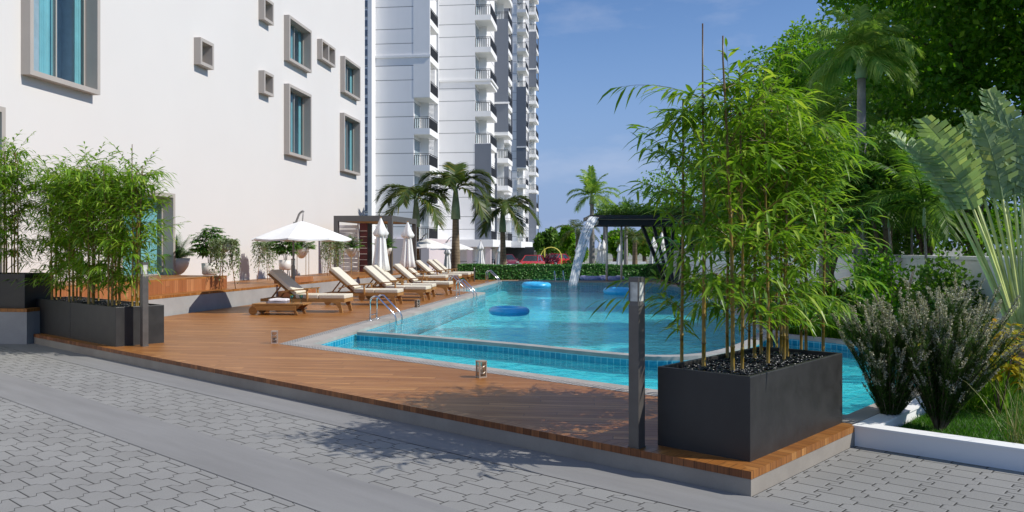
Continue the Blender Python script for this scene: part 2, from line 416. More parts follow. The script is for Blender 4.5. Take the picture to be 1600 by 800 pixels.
M['gold'] = plain('brass_legs', (0.62,0.45,0.25), 0.35, 0.8)
M['soil'] = plain('soil', (0.03,0.022,0.015), 0.95, 0, 0.3, 20, 0.4)
M['pebble'] = plain('black_pebble', (0.014,0.014,0.016), 0.3, 0, 0.4, 30)
M['bark'] = m_wood('bark', lin(120,104,84), lin(72,60,48), (0,0,0), 0.85)
def m_palmtrunk():
    s = NT('palm_trunk'); X = s.xyz(s.obj()); z = X[2]
    n = s.noise(s.obj(), 3.0, 4)
    f = s.math('FRACT', s.math('ADD', s.math('MULTIPLY', z, 7.0), s.math('MULTIPLY', n, 0.6)))
    col = s.mix(s.ramp(n, 0.3, 0.7), lin(160,142,118), lin(118,102,82)); col = s.mix(s.ramp(f, 0.0, 0.25, 0.75, 0.0), col, lin(74,60,46))
    return s.fin(col, 0.85, 0, s.bump(f, 0.6, 0.02), 0.2)
M['ptrunk'] = m_palmtrunk()
M['pshaft'] = plain('palm_crownshaft', lin(140,160,122), 0.5, 0, 0.15, 3)
M['ptrunk_g'] = plain('palm_trunk_grey', lin(140,134,130), 0.8, 0, 0.15, 8, 0.3)
def m_cane():
    s = NT('bamboo_cane'); z = s.xyz(s.obj())[2]; n = s.noise(s.obj(), 3.0, 3)
    f = s.math('FRACT', s.math('MULTIPLY', z, 1/0.21))
    col = s.mix(s.ramp(n, 0.35, 0.65), lin(150,118,38), lin(112,98,30))
    col = s.mix(s.ramp(z, 0.9, 2.4), col, lin(88,66,40))
    col = s.mix(s.ramp(s.math('MINIMUM', f, s.math('SUBTRACT', 1.0, f)), 0.0, 0.06, 0.7, 0.0), col, lin(70,48,22))
    return s.fin(col, 0.38, 0, None, 0.5)
M['cane'] = m_cane()
M['rod'] = plain('cane_dark', lin(62,48,36), 0.6)
M['bamboo'] = m_leaf('bamboo_leaves', lin(88,130,34), lin(144,180,54), lin(196,214,90), 0.38, 0.45)
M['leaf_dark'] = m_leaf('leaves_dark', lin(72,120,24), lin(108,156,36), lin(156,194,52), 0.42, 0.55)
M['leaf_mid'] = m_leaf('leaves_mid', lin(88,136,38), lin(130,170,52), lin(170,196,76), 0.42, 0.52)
M['leaf_purple'] = m_leaf('leaves_purple', lin(70,24,52), lin(120,44,80), lin(90,60,50))
M['leaf_far'] = m_leaf('leaves_far', lin(78,118,44), lin(110,146,56), lin(140,170,70))
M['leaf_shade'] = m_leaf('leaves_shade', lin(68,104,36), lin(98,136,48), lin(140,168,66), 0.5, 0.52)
M['frond'] = m_leaf('palm_fronds', lin(62,88,34), lin(92,108,40), lin(136,124,50), 0.42, 0.25)
M['frond_l'] = m_leaf('palm_fronds_light', lin(116,154,68), lin(160,186,92), lin(190,204,116), 0.45, 0.42)
M['hedge'] = m_leaf('hedge_leaves', lin(52,112,44), lin(96,156,66), lin(160,200,120), 0.4, 0.25)
M['pot_leaf'] = m_leaf('pot_leaves', lin(58,104,42), lin(104,146,64), lin(140,174,90), 0.4, 0.35)
M['trail_leaf'] = m_leaf('trailing_leaves', lin(112,130,94), lin(150,164,124), lin(180,188,152), 0.55, 0.3)
M['trav_leaf'] = m_leaf('traveller_leaves', lin(140,164,118), lin(168,188,136), lin(206,210,132), 0.4, 0.35)
M['trav_stalk'] = plain('traveller_stalk', lin(196,206,126), 0.5, 0, 0.15, 3)
M['heath_green'] = m_leaf('heather_needles', lin(58,92,34), lin(86,116,46), None, 0.6, 0.25)
M['heath_bloom'] = m_leaf('heather_bloom', lin(150,146,124), lin(192,187,164), lin(228,224,206), 0.7, 0.2)
M['grass'] = m_leaf('lawn_blades', lin(58,112,14), lin(84,140,22), lin(120,164,40), 0.5, 0.3)
M['yellow'] = m_leaf('croton_yellow', lin(200,176,30), lin(150,150,30), lin(222,150,40), 0.45, 0.3)
M['flower_p'] = m_leaf('petals', lin(150,40,120), lin(210,90,40), lin(220,180,40), 0.6, 0.3)
M['flower_r'] = m_leaf('petals_red', lin(140,30,40), lin(180,60,50), lin(200,150,60), 0.6, 0.3)
M['float'] = plain('float_blue', (0.06,0.50,0.90), 0.3, 0, 0.05, 4)
M['float_w'] = plain('float_pale', (0.45,0.45,0.75), 0.3, 0, 0.2, 9)
M['car_red'] = plain('car_red', (0.55,0.02,0.03), 0.25, 0.1, 0.04, 2)
M['car_mag'] = plain('car_maroon', (0.20,0.03,0.06), 0.3, 0.1, 0.04, 2)
M['car_glass'] = plain('car_glass', (0.03,0.04,0.05), 0.08)
M['tyre'] = plain('tyre', (0.02,0.02,0.02), 0.8)
M['head'] = plain('headlight', (0.7,0.7,0.7), 0.15, 0.4)
M['pink_wall'] = m_wall('podium_wall', lin(214,200,200))
M['door_red'] = plain('door_red', (0.10,0.012,0.015), 0.4)
M['yellow_p'] = plain('yellow_paint', (0.75,0.68,0.12), 0.45)
M['towel'] = plain('towel_white', lin(226,222,226), 0.95, 0, 0.05, 14, 0.5)
M['towel_g'] = plain('towel_grey', lin(130,122,128), 0.95, 0, 0.05, 14, 0.5)
M['drink'] = m_glass('drink_glass', (0.55,0.85,0.85), 0.3)
M['grate'] = None
def m_grate():
    s = NT('drain_grate'); P = s.pos()
    a = s.dot(P, (0.98,0.18,0)); b = s.dot(P, (-0.18,0.98,0))
    a = s.dot(P, (U2[0],U2[1],0)); b = s.dot(P, (V2[0],V2[1],0))
    fa = s.math('FRACT', s.math('MULTIPLY', a, 1/0.07)); fb = s.math('FRACT', s.math('MULTIPLY', b, 1/0.045))
    k = s.math('MULTIPLY', s.math('LESS_THAN', fa, 0.62), s.math('LESS_THAN', fb, 0.55))
    n = s.noise(P, 20, 4)
    col = s.mix(s.ramp(n, 0.3, 0.7), lin(150,146,142), lin(178,174,170)); col = s.mix(s.math('MULTIPLY', k, 0.85), col, (0.05,0.052,0.055))
    return s.fin(col, 0.7, 0, s.bump(s.math('SUBTRACT', 1.0, k), 0.5, 0.004), 0.3)
M['grate'] = m_grate()
M['reed'] = m_leaf('reed_blades', lin(120,130,70), lin(170,164,110), None, 0.5, 0.2)
M['weir'] = m_conc('weir_stone', lin(150,150,148), lin(172,171,168), 3)
M['tile_w'] = m_tiles('tiles_wall', lin(24,130,166), lin(50,160,190), lin(140,208,218), 0.098)
M['tile_c'] = m_tiles('tiles_floor_catch', (0.02,0.70,0.84), (0.10,0.93,0.98), (0.25,0.93,0.96), 0.16, 0.3, False)
M['tile_m'] = m_tiles('tiles_floor_main', (0.03,0.74,0.88), (0.16,0.96,0.99), (0.38,0.96,0.98), 0.16, 0.3, False)
M['water_c'] = m_water('pool_water_lower', (0.93,1.0,1.0), 6.5, 0.75, 0.22, 1.06)
M['water_m'] = m_water('pool_water_main', (0.93,1.0,1.0), 6.0, 0.8, 0.14, 1.075)
# ================================================================== SETTING
def struct(o): o['kind'] = 'structure'; return o
def catmull(P, n=8):
    out = []
    for i in range(len(P)-1):
        p0, p1, p2, p3 = P[max(i-1,0)], P[i], P[i+1], P[min(i+2, len(P)-1)]
        for k in range(n):
            t = k/n
            out.append(tuple(0.5*((2*b)+(-a+c)*t+(2*a-5*b+4*c-d)*t*t+(-a+3*b-3*c+d)*t**3) for a, b, c, d in zip(p0, p1, p2, p3)))
    out.append(tuple(P[-1])); return out
def offset_poly(P, ds):
    """inward offset; P is clockwise/ccw handled by area, ds[i] for edge i->i+1"""
    n = len(P); A = sum(P[i][0]*P[(i+1)%n][1]-P[(i+1)%n][0]*P[i][1] for i in range(n)); sg = 1 if A > 0 else -1
    L = []
    for i in range(n):
        a = Vector(P[i]); b = Vector(P[(i+1)%n]); d = (b-a).normalized(); nn = Vector((-d.y, d.x))*sg
        L.append((a+nn*ds[i], d))
    out = []
    for i in range(n):
        p, d = L[i-1]; q, e = L[i]
        cr_ = d.x*e.y-d.y*e.x
        if abs(cr_) < 1e-4: out.append(tuple(q)); continue
        t = ((q-p).x*e.y-(q-p).y*e.x)/cr_; out.append(tuple(p+d*t))
    return out
def ring(mb, outer, inner, z):
    n = len(outer)
    for i in range(n):
        j = (i+1) % n
        mb.add([(*outer[i], z), (*outer[j], z), (*inner[j], z), (*inner[i], z)], [(0,1,2,3)])
DZ = 0.164
T0 = (-8.0, 13.8); TD = (0.182, 0.983)
def terr(t, off=0.0): return (T0[0]+TD[0]*t-TD[1]*off, T0[1]+TD[1]*t+TD[0]*off)   # off = metres back towards the wall

# far ground, out to the horizon
g = MB(); g.add([(-1500,-200,-0.6),(1500,-200,-0.6),(1500,3000,-0.6),(-1500,3000,-0.6)], [(0,1,2,3)])
mg = NT('far_ground'); n_ = mg.noise(mg.pos(), 0.05, 5); mg.fin(mg.mix(mg.ramp(n_, 0.42, 0.55), lin(120,126,96), lin(150,148,140)), 0.9)
struct(g.build('ground', mg.m, shift=False))

# plaza
KL = uv(-30, 1.85)
g = MB(); g.prism([(-60,-25),(40,-25),KL,uv(0,1.85),uv(0,0),uv(12.74,0),(-8.0,13.72),(-60,19.9)], -0.5, 0.0)
struct(g.build('paved_plaza', M['paver'], shift=False))
def vband(v0, v1, u0, u1, z): return [uv(u0,v0,z), uv(u1,v0,z), uv(u1,v1,z), uv(u0,v1,z)]
# smooth concrete bands (parallel to the deck front)
g = MB()
g.add(vband(-0.49, -0.003, -14, 15, 0.004), [(3,2,1,0)]); g.add(vband(-2.02, -1.44, -14, 15, 0.004), [(3,2,1,0)])
struct(g.build('concrete_band', M['band'], shift=False))

# pool outline
OUT = [(-3.48,12.36), uv(0.0,1.9), uv(0.0,6.6), (5.6,12.0), (5.2,12.95), (4.6,13.75), (4.62,14.8), (5.3,19.2), (6.02,25.0), (6.45,30.6), (6.05,34.6), (-0.7,36.4), (-2.02,27.5), (-1.32,26.85)]
WD = [0.33, 0.2, 0.2, 0.2, 0.2, 0.2, 0.2, 0.2, 0.2, 0.25, 0.25, 0.3, 0.12, 0.5]
INN = offset_poly(OUT, WD)
GRT = [0.15, 0.02, 0.0, 0.0, 0.0, 0.0, 0.0, 0.0, 0.0, 0.0, 0.0, 0.13, 0.0, 0.17]
GIN = offset_poly(OUT, [max(x, 0.001) for x in GRT])
DECK = [uv(0,0), uv(0,1.87)]
DECK += [uv(0.0,1.9), uv(0.0,6.6), (5.6,12.0)]
# deck = front strip + left + back; built as one sheet with the pool as a hole
DOUT = [uv(0,0), uv(0,1.898)] 
deck_poly = [uv(0,0), uv(0,1.9)] + [OUT[0]] + [OUT[13], OUT[12], OUT[11], OUT[10], OUT[9]] + [(7.4,31.2), (9.5,37.0), (-2.6,37.0), (-2.9,44.0), terr(30.0), (-8.0,13.8)]
g = MB()
bw = 0.12
# border boards along the front and right edges
inner_c = uv(bw, bw)
main_poly = [inner_c, uv(bw,1.9)] + deck_poly[2:-1] + [uv(12.74, 0)]
main_poly[-1] = uv(12.72, bw)
g.sheet([main_poly], DZ)
struct(g.build('pool_deck', M['deck'], shift=False))
g = MB(); g.add([uv(0,0,DZ), inner_c+(DZ,), uv(12.72,bw,DZ), uv(12.74,0,DZ)], [(0,1,2,3)]); struct(g.build('deck_border', M['deck_edge'], shift=False))
g = MB(); g.add([uv(0,0,DZ), uv(0,1.9,DZ), uv(bw,1.9,DZ), inner_c+(DZ,)], [(0,1,2,3)]); struct(g.build('deck_border', M['deck_edge_side'], shift=False))
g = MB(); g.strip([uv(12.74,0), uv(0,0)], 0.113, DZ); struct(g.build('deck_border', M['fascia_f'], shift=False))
g = MB(); g.strip([uv(0,0), uv(0,1.9)], 0.113, DZ); struct(g.build('deck_border', M['fascia_s'], shift=False))
g = MB(); g.strip([uv(12.74,0.004), uv(0.004,0.004), uv(0.004,1.9)], 0.0, 0.113); struct(g.build('deck_kerb', M['conc'], shift=False))

# coping
g = MB(); ring(g, GIN, INN, DZ+0.003)
for i in range(len(INN)):
    j = (i+1) % len(INN); a, b = INN[i], INN[j]
    g.add([(*a, DZ+0.003), (*b, DZ+0.003), (*b, DZ-0.05), (*a, DZ-0.05)], [(0,1,2,3)])
    a, b = OUT[i], OUT[j]
    g.add([(*a, DZ+0.003), (*b, DZ+0.003), (*b, -0.3), (*a, -0.3)], [(0,3,2,1)])
struct(g.build('pool_coping', M['stone'], shift=False))
g = MB(); ring(g, OUT, GIN, DZ+0.003); struct(g.build('drain_channel', M['grate'], shift=False))
# pool shell
g = MB(); g.strip(INN, -0.56, DZ-0.05, True); struct(g.build('pool_wall', M['tile_w'], shift=False))
WEIR = catmull([(-2.66,14.2), (-1.3,13.34), (0.05,12.36), (1.38,11.25), (2.1,10.98), (2.9,11.4), (3.75,12.7), (4.45,14.2)], 6)
WB = []
for i, p in enumerate(WEIR):
    a = Vector(WEIR[max(i-1,0)]); b = Vector(WEIR[min(i+1,len(WEIR)-1)]); d = (b-a).normalized(); WB.append((p[0]-d.y*0.2, p[1]+d.x*0.2))
g = MB()
for i in range(len(WEIR)-1):
    a, b, c, d = WEIR[i], WEIR[i+1], WB[i+1], WB[i]
    g.add([(*a,0.155),(*b,0.155),(*c,0.155),(*d,0.155)], [(0,1,2,3)])
    g.add([(*a,0.105),(*b,0.105),(*b,0.155),(*a,0.155)], [(0,1,2,3)])
    g.add([(*c,-0.5),(*d,-0.5),(*d,0.155),(*c,0.155)], [(0,1,2,3)])
struct(g.build('pool_weir', M['weir'], shift=False))
g = MB()
for i in range(len(WEIR)-1):
    a, b = WEIR[i], WEIR[i+1]; g.add([(*a,-0.56),(*b,-0.56),(*b,0.105),(*a,0.105)], [(0,1,2,3)])
struct(g.build('weir_wall', M['tile_w'], shift=False))
main_w = WB + INN[6:14]
catch_w = [INN[0], INN[1], INN[2], INN[3], INN[4], INN[5], (4.6,14.3)] + WEIR[::-1]
g = MB(); g.sheet([main_w], -0.30); struct(g.build('pool_floor', M['tile_m'], shift=False))
g = MB(); g.sheet([catch_w], -0.10); struct(g.build('pool_floor', M['tile_c'], shift=False))
g = MB(); g.sheet([main_w], 0.135); struct(g.build('water', M['water_m'], shift=False))
g = MB(); g.sheet([catch_w], 0.035); struct(g.build('water', M['water_c'], shift=False))
# small far pool let into the deck
kp = [at(828,439.0), at(1024,439.0), at(1005,434.8), at(840,434.5)]
KPI = [(p[0], p[1]+0.35) for p in kp]
g = MB(); g.sheet([KPI], DZ+0.006); mk = NT('kids_pool_water'); nn = mk.noise(mk.pos(), 4, 4)
struct(g.build('water', mk.fin(mk.mix(nn, (0.03,0.32,0.42), (0.04,0.5,0.6)), 0.05, 0, mk.bump(nn, 0.2, 0.03)), shift=False))
g = MB(); KO = offset_poly(KPI, [-0.25]*4); ring(g, KO, KPI, DZ+0.010); struct(g.build('pool_coping', M['stone'], shift=False))

# garden bed ground (right)
g = MB(); g.sheet([[uv(-0.12,1.95), uv(-0.12,6.5), uv(-0.004,6.6), (5.6,12.0), (5.2,12.95), (4.6,13.75), (4.62,14.8), (5.3,19.2), (6.02,25.0), (6.45,30.6), (7.4,31.2), (9.5,37.0), (40,37), (40,-22), uv(-30,1.95)]], 0.06)
mgd = NT('garden_soil'); n_ = mgd.noise(mgd.pos(), 3, 5); struct(g.build('garden_ground', mgd.fin(mgd.mix(mgd.ramp(n_,0.35,0.65), (0.03,0.07,0.012), (0.035,0.03,0.018)), 0.95), shift=False))
# white kerb round the bed
kl = empty('garden_kerb', uv(-0.06, 1.9, 0), 'low white painted kerb wall around the lawn bed in the right corner', 'kerb wall')
g = MB()
for (a, b, c, d) in [((0.0,1.85),(-22,1.85),(-22,1.985),(0.0,1.985)), ((0.0,1.986),(-0.135,1.986),(-0.135,3.7),(-0.002,3.7))]:
    q = [uv(*a), uv(*b), uv(*c), uv(*d)]; g.prism(q if True else q[::-1], 0.0, 0.150)
g.build('kerb_wall', M['white_paint'], kl)
g = MB()
for (a, b, c, d) in [((0.015,1.835),(-22,1.835),(-22,2.0),(0.012,2.0)), ((0.012,2.001),(-0.15,2.001),(-0.15,3.72),(-0.004,3.72))]:
    q = [uv(*a), uv(*b), uv(*c), uv(*d)]; g.prism(q, 0.150, 0.168, bottom=True)
g.build('cap', M['white_paint'], kl)
for o in kl.children:
    o.data.polygons.foreach_set('use_smooth', [False]*len(o.data.polygons))

# garden boundary wall
bwall = empty('boundary_wall', (6.9, 18, 0), 'white plastered boundary wall behind the planting on the right', 'wall')
g = MB(); g.box(6.8, 7.0, 0, 7.0, 40, 1.42); g.build('wall', M['white_paint'], bwall)
g = MB(); g.box(6.76, 7.0, 1.42, 7.04, 40, 1.47); g.build('coping', M['white_paint'], bwall)

# ------------------------------------------------------------------ terrace
g = MB(); TB = lambda t, o: terr(t, o)
tp = [terr(-0.1,0), terr(23.2,0), terr(23.2,9), (-30,19.0), (-30,13.7+0.118*22)]
tp[0] = (-8.02,13.7)
g.sheet([tp[::-1]], 0.59); struct(g.build('terrace', M['terr_wood'], shift=False))
g = MB(); g.strip([(-30,13.7+0.118*22), (-8.02,13.7), terr(23.2,0)], 0.535, 0.59); struct(g.build('terrace_edge', M['fascia_s'], shift=False))
g = MB(); g.strip([(-30,13.704+0.118*22), (-8.024,13.704), terr(23.2,0.004)], 0.0, 0.535); struct(g.build('terrace_wall', M['terr_conc'], shift=False))
# long timber step against the building
st = empty('timber_step', (*terr(4,1.2), 0.59), 'long raised timber step with vertical boards along the foot of the white building', 'step')
e0, e1 = terr(1.0,0.42), terr(7.0,0.42); e2, e3 = terr(7.0,2.6), terr(1.0,4.2)
g = MB(); g.strip([e3, e0, e1, e2], 0.59, 0.87); g.build('step_face', M['step_face'], st)
g = MB(); g.prism([e0, e1, e2, e3], 0.87, 0.905, bottom=True); g.build('step_top', M['terr_wood'], st)
st2 = empty('timber_step', (*terr(19.5,0.9), 0.59), 'small wooden box step beside the closed parasols below the pergola', 'step')
def trr(t, o, z): return (*terr(t, o), z)
g = MB()
for (t0,t1,o0,o1,z0,z1) in [(8.9,10.3,-0.5,-0.02,0.164,0.42),(9.7,11.2,-0.02,0.5,0.59,0.75)]:
    g.prism([terr(t0,o0), terr(t1,o0), terr(t1,o1), terr(t0,o1)], z0, z1)
g.build('step_block', M['step_face'], st2)

# ================================================================== WHITE BUILDING
NB = -11.33
bld = empty('white_building', nw(NB-4, 24, 0), 'big smooth white building with grey framed windows filling the left side', 'building')
def wall_holes(n, w0, w1, z0, z1, holes, mat, parent, th=0.25):
    fl = [[(w0,z0),(w1,z0),(w1,z1),(w0,z1)]]+[[(a,c),(b,c),(b,d),(a,d)] for a,b,c,d in holes]
    tri = tessellate_polygon([[Vector((p[0],p[1],0)) for p in pl] for pl in fl]); flat = [p for pl in fl for p in pl]
    mb = MB(); mb.add([nw(n,p[0],p[1]) for p in flat], [tuple(t) for t in tri]); mb.add([nw(n-th,p[0],p[1]) for p in flat], [tuple(t) for t in tri])
    for pl in fl:
        k = len(pl)
        mb.add([nw(n,*p) for p in pl]+[nw(n-th,*p) for p in pl], [(i,(i+1)%k,k+(i+1)%k,k+i) for i in range(k)])
    return mb.build('wall', mat, parent)
NF = NB+0.2
wins = []   # w0,w1,z0,z1 from photo corners of the outer frame face
def wz(px, py, n=NF):
    ww = w_at(px, n); y = n*NX[1]+ww*WX[1]; return ww, CZ-(py-HY)/FPX*y
def addwin(pl, pr, yt, yb, kind):
    w0, zt = wz(pl, yt); _, zb = wz(pl, yb); w1, _ = wz(pr, yt); wins.append((w0, w1, zb, zt, kind))
addwin(47.3,156.8,-190,115.9,'big'); addwin(452.1,487.2,22.9,93.75,'two'); addwin(452,487,130.4,241,'two')
addwin(538.7,563.5,87.2,143.4,'two'); addwin(538,563.4,176,267,'two')
addwin(313.6,334.4,58,100,'vent'); addwin(413,428,-6,30,'vent'); addwin(413,428,109.6,145,'vent'); addwin(503.1,524.3,60.4,91.9,'vent2')
w0, zt = wz(188,303); w1, _ = wz(274,303); wins.append((w_at(188,NF), w_at(274,NF), 0.905, wz(274,303)[1], 'door'))
wins.append((w_at(-150,NF), w_at(9,NF), 0.60, wz(9,168)[1], 'door'))
WEND = w_at(570, NB)
hol = []
for (a,b,c,d,k) in wins:
    t = 0.10 if k not in ('vent','vent2') else 0.09
    hol.append((a+t*0.8, b-t*0.8, c+t*0.8 if c > 0.95 else c, d-t*0.8))
wall_holes(NB, 3, WEND, -0.6, 14, hol, M['wall'], bld)
g = MB()
def fr_(n, w_, z): return nw(n, w_, z)
g.box(-26, WEND-0.25, -0.6, NB-0.25, WEND, 14, fr_); g.box(-26, 3, -0.6, NB-0.25, 3.25, 14, fr_); g.box(-26.2, 3, -0.6, -26, WEND, 14, fr_)
g.build('wall', M['wall'], bld)
g = MB(); g.box(-26, 3, 14, NB+0.1, WEND, 14.3, fr_); g.build('roof', M['wall'], bld)
def bframe(mb, n0, n1, a, b, c, d, t, bottom=True):
    mb.box(n0, a, c, n1, a+t, d, fr_); mb.box(n0, b-t, c, n1, b, d, fr_)
    mb.box(n0, a+t, d-t, n1, b-t, d, fr_)
    if bottom: mb.box(n0, a+t, c, n1, b-t, c+t, fr_)
for i, (a,b,c,d,k) in enumerate(wins):
    mb = MB(); t = 0.10 if k in ('big','door','two') else 0.09
    bframe(mb, NB-0.12, NF, a, b, c, d, t, k != 'door')
    if k == 'vent2': mb.box(NB-0.1, (a+b)/2-0.05, c+t, NF-0.002, (a+b)/2+0.05, d-t, fr_)
    f = mb.build('window' if k != 'door' else 'glazed_door', M['frame'], bld)
    a2, b2, c2, d2 = a+t, b-t, (c+t if k != 'door' else c), d-t
    if k in ('big','two','door'):
        mid = a2+(b2-a2)*0.5
        s_ = MB(); tt = 0.035
        for (x0,x1,nn) in ((a2,mid+0.02,NB-0.05),(mid-0.02,b2,NB-0.09)):
            bframe(s_, nn-0.03, nn, x0, x1, c2, d2, tt)
        s_.build('sash', M['frame'], f)
        p_ = MB()
        for (x0,x1,nn) in ((a2+tt,mid,NB-0.065),(mid,b2-tt,NB-0.105)):
            p_.add([nw(nn,x0,c2+tt), nw(nn,x1,c2+tt), nw(nn,x1,d2-tt), nw(nn,x0,d2-tt)], [(0,1,2,3)])
        p_.build('pane', M['glass'], f)
        cu = MB()
        def curtain(x0, x1, nn):
            N_ = 40; vs = []; 
            for j in range(N_+1):
                x = x0+(x1-x0)*j/N_; nj = nn+0.03*math.sin(j*1.35)+0.012*math.sin(j*3.1)
                vs += [nw(nj, x, c2), nw(nj, x, d2)]
            cu.add(vs, [(2*j,2*j+2,2*j+3,2*j+1) for j in range(N_)], True)
        wd_ = b2-a2
        if k == 'door': curtain(a2+0.1*wd_, b2-0.04*wd_, NB-0.2)
        else: curtain(a2+0.34*wd_, a2+0.60*wd_, NB-0.2); curtain(b2-0.10*wd_, b2-0.01*wd_, NB-0.2)
        cu.build('curtain', M['curtain'], f)
        r_ = MB(); r_.box(NB-0.85, a2-0.3, c2-0.1, NB-0.26, b2+0.3, d2+0.1, fr_); r_.f = [r_.f[i] for i in (0,1,2,4,5)]; r_.sm = r_.sm[:5]
        r_.build('room', M['room'], f)
    else:
        r_ = MB()
        r_.box(NB-0.24, a2-0.04, c2-0.04, NB-0.2, b2+0.04, d2+0.04, fr_); r_.build('pane', M['frame'] if k == 'vent2' else M['room_dark'], f)
        if k == 'vent':
            q = MB(); q.box(NB-0.2, a2+(b2-a2)*0.42, c2, NB-0.15, b2+0.02, d2, fr_); q.build('sash', M['frame'], f)

# ================================================================== TOWERS
RH = 1.05
def rail_mesh(n0, n1, w0, w1, both=True):
    """railing: front (facing the camera, n0..n1 at w0) and side (w0..w1 at n1), base at 0"""
    mb = MB()
    for z in (0.0, RH-0.16, RH-0.04):
        h = 0.045
        mb.box(n0, w0, z, n1, w0+0.04, z+h, fr_); mb.box(n1-0.04, w0+0.041, z, n1, w1, z+h, fr_)
    k = max(3, int((n1-n0)/0.17))
    for i in range(k+1):
        x = n0+(n1-n0-0.03)*i/k; mb.box(x, w0+0.004, 0.045, x+0.052, w0+0.034, RH-0.16, fr_)
    k = max(3, int((w1-w0)/0.13))
    for i in range(k+1):
        y = w0+(w1-w0-0.04)*i/k; mb.box(n1-0.034, y, 0.045, n1-0.004, y+0.055, RH-0.16, fr_)
    return mb
def bay(parent, n0, n1, w0, w1, levels, solids, top=47.0, depth_in=2.4):
    """levels: floor heights; solids: list of (z0,z1,material) fronts"""
    rm = None
    slab = None
    for z in levels:
        ls = any(a-0.1 <= z < b-0.2 for a, b, _ in solids)
        if slab is None:
            mb = MB(); mb.box(n0, w0, -0.5, n1, w1, 0.0, fr_)
            sl = mb.build('balcony', M['tower_p'], parent); base = sl.location.copy(); sl.location = (base[0], base[1], base[2]+z); slab = sl
        else:
            sl = slab.copy(); C.objects.link(sl); sl.location = (base[0], base[1], base[2]+z)
        if rm is None:
            o = rail_mesh(n0+0.03, n1-0.03, w0+0.03, w1-0.03).build('railing', M['rail'], None, shift=False); rm = o; o.parent = sl
            o.location = -Vector(tuple(parent.location)) ; o.location.z = 0
            rl = o.location.copy()
            o.location = (rl[0], rl[1], 0.5); off = o.location.copy()
            # verts are in world coordinates, the slab origin sits at the parent's origin + z
        else:
            o = rm.copy(); C.objects.link(o); o.parent = sl; o.location = off
    for a, b, m in solids:
        mb = MB()
        mb.box(n0-0.02, w0-0.02, a, n1+0.01, w0+0.18, b, fr_); mb.build('panel', m, parent)
        mb = MB(); mb.box(n1-0.16, w1-0.25, a, n1+0.01, w1+0.02, b, fr_); mb.build('fin', m, parent)
    # inner back wall, glass door and louvre
    mb = MB(); mb.box(n0, w0+depth_in, 0, n0+0.72, w0+depth_in+0.2, top, fr_); mb.build('recess_wall', M['tower_p'], parent)
    for z in levels:
        if any(a <= z+1.2 < b for a, b, _ in solids): continue
        mb = MB(); mb.add([nw(n0+0.012, w0+0.35, z+0.05), nw(n0+0.012, w0+depth_in-0.25, z+0.05), nw(n0+0.012, w0+depth_in-0.25, z+2.1), nw(n0+0.012, w0+0.35, z+2.1)], [(0,1,2,3)]); mb.build('glass_door', M['tglass'], parent)
M['tglass'] = plain('tower_glass', lin(150,166,172), 0.12, 0.0, 0.1, 0.5)
M['louvre'] = plain('louvre_white', lin(226,224,222), 0.6)
FL = [2.35+3*i for i in range(0, 15)]
t1 = empty('apartment_tower', nw(-16, 80, -0.6), 'tall white and grey apartment tower directly behind the three palms', 'building')
mb = MB()
mb.box(-30, 66.3, -0.6, -16.0, 76.44, 48, fr_); mb.box(-30, 76.45, -0.6, -12.6, 104, 48, fr_)
mb.build('wall', M['tower'], t1)
mb = MB(); mb.box(-19.52, 65.2, -0.6, -19.2, 66.29, 48, fr_); mb.build('pilaster', M['tower_p'], t1)
mb = MB()
for i in range(60):
    mb.box(-20.6, 66.2, -0.2+0.8*i, -19.9, 66.295, -0.2+0.8*i+0.5, fr_)
mb.build('window_strip', M['strip'], t1); [setattr(o_, 'data', o_.data) for o_ in ()]
for B_ in ((-19.19,66.2,17.15,-14.6,66.299,17.35),(-15.99,76.33,17.15,-11.0,76.449,17.35),(-11.09,76.45,17.15,-10.98,80.7,17.35),(-12.6,89.3,17.25,-10.95,89.43,17.45)):
    mb = MB(); mb.box(*B_, fr_); mb.build('ledge', M['tower_p'], t1)
bay(t1, -16.0, -14.66, 66.3, 69.9, FL, [(13.9, 48, M['tower_blue'] if 'tower_blue' in M else M['tower_p'])])
bay(t1, -12.6, -11.1, 76.45, 80.65, FL, [(2.35, 11.3, M['tower_g'])])
bay(t1, -12.6, -11.1, 89.45, 93.6, FL, [(14.2, 26.5, M['tower_g'])])
bay(t1, -12.6, -11.85, 96.0, 99.2, FL, [(8.5, 12.0, M['tower_g']), (22.5, 32, M['tower_g'])])
# louvre screens behind bay A
lm = None
for z in FL[:5]:
    if lm is None:
        mb = MB()
        for i in range(22): mb.box(-15.25, 68.6, 0.1+i*0.105, -14.72, 68.66, 0.1+i*0.105+0.06, fr_)
        lm = mb.build('louvre', M['louvre'], t1); b0 = lm.location.z; lm.location.z = b0+z
    else:
        c_ = lm.copy(); C.objects.link(c_); c_.location.z = b0+z
mb = MB(); mb.box(-15.0, 69.55, -0.6, -14.67, 69.9, 13.9, fr_); mb.build('pillar', M['tower_p'], t1)
# podium
mb = MB()
mb.box(-16, 75, 1.68, -10.7, 88.9, 2.35, fr_); mb.box(-13, 88.91, 1.62, -9.6, 102, 2.28, fr_)
mb.build('podium_band', M['white_paint'], t1)
mb = MB(); mb.box(-22, 66.0, -0.6, -14.65, 74.9, 2.33, fr_)
mb.build('podium_wall', M['pink_wall'], t1)
for (nn, ww) in ((-12.9,75.3),(-11.2,75.3),(-11.2,82.0),(-14.3,80.5),(-10.2,94)):
    mb = MB(); mb.box(nn-0.25, ww, -0.6, nn+0.25, ww+0.5, 1.68, fr_); mb.build('column', M['pink_wall'], t1)
mb = MB(); mb.box(-22, 93, -0.6, -8.6, 93.2, 1.68, fr_); mb.build('garage_wall', M['room_dark'], t1)

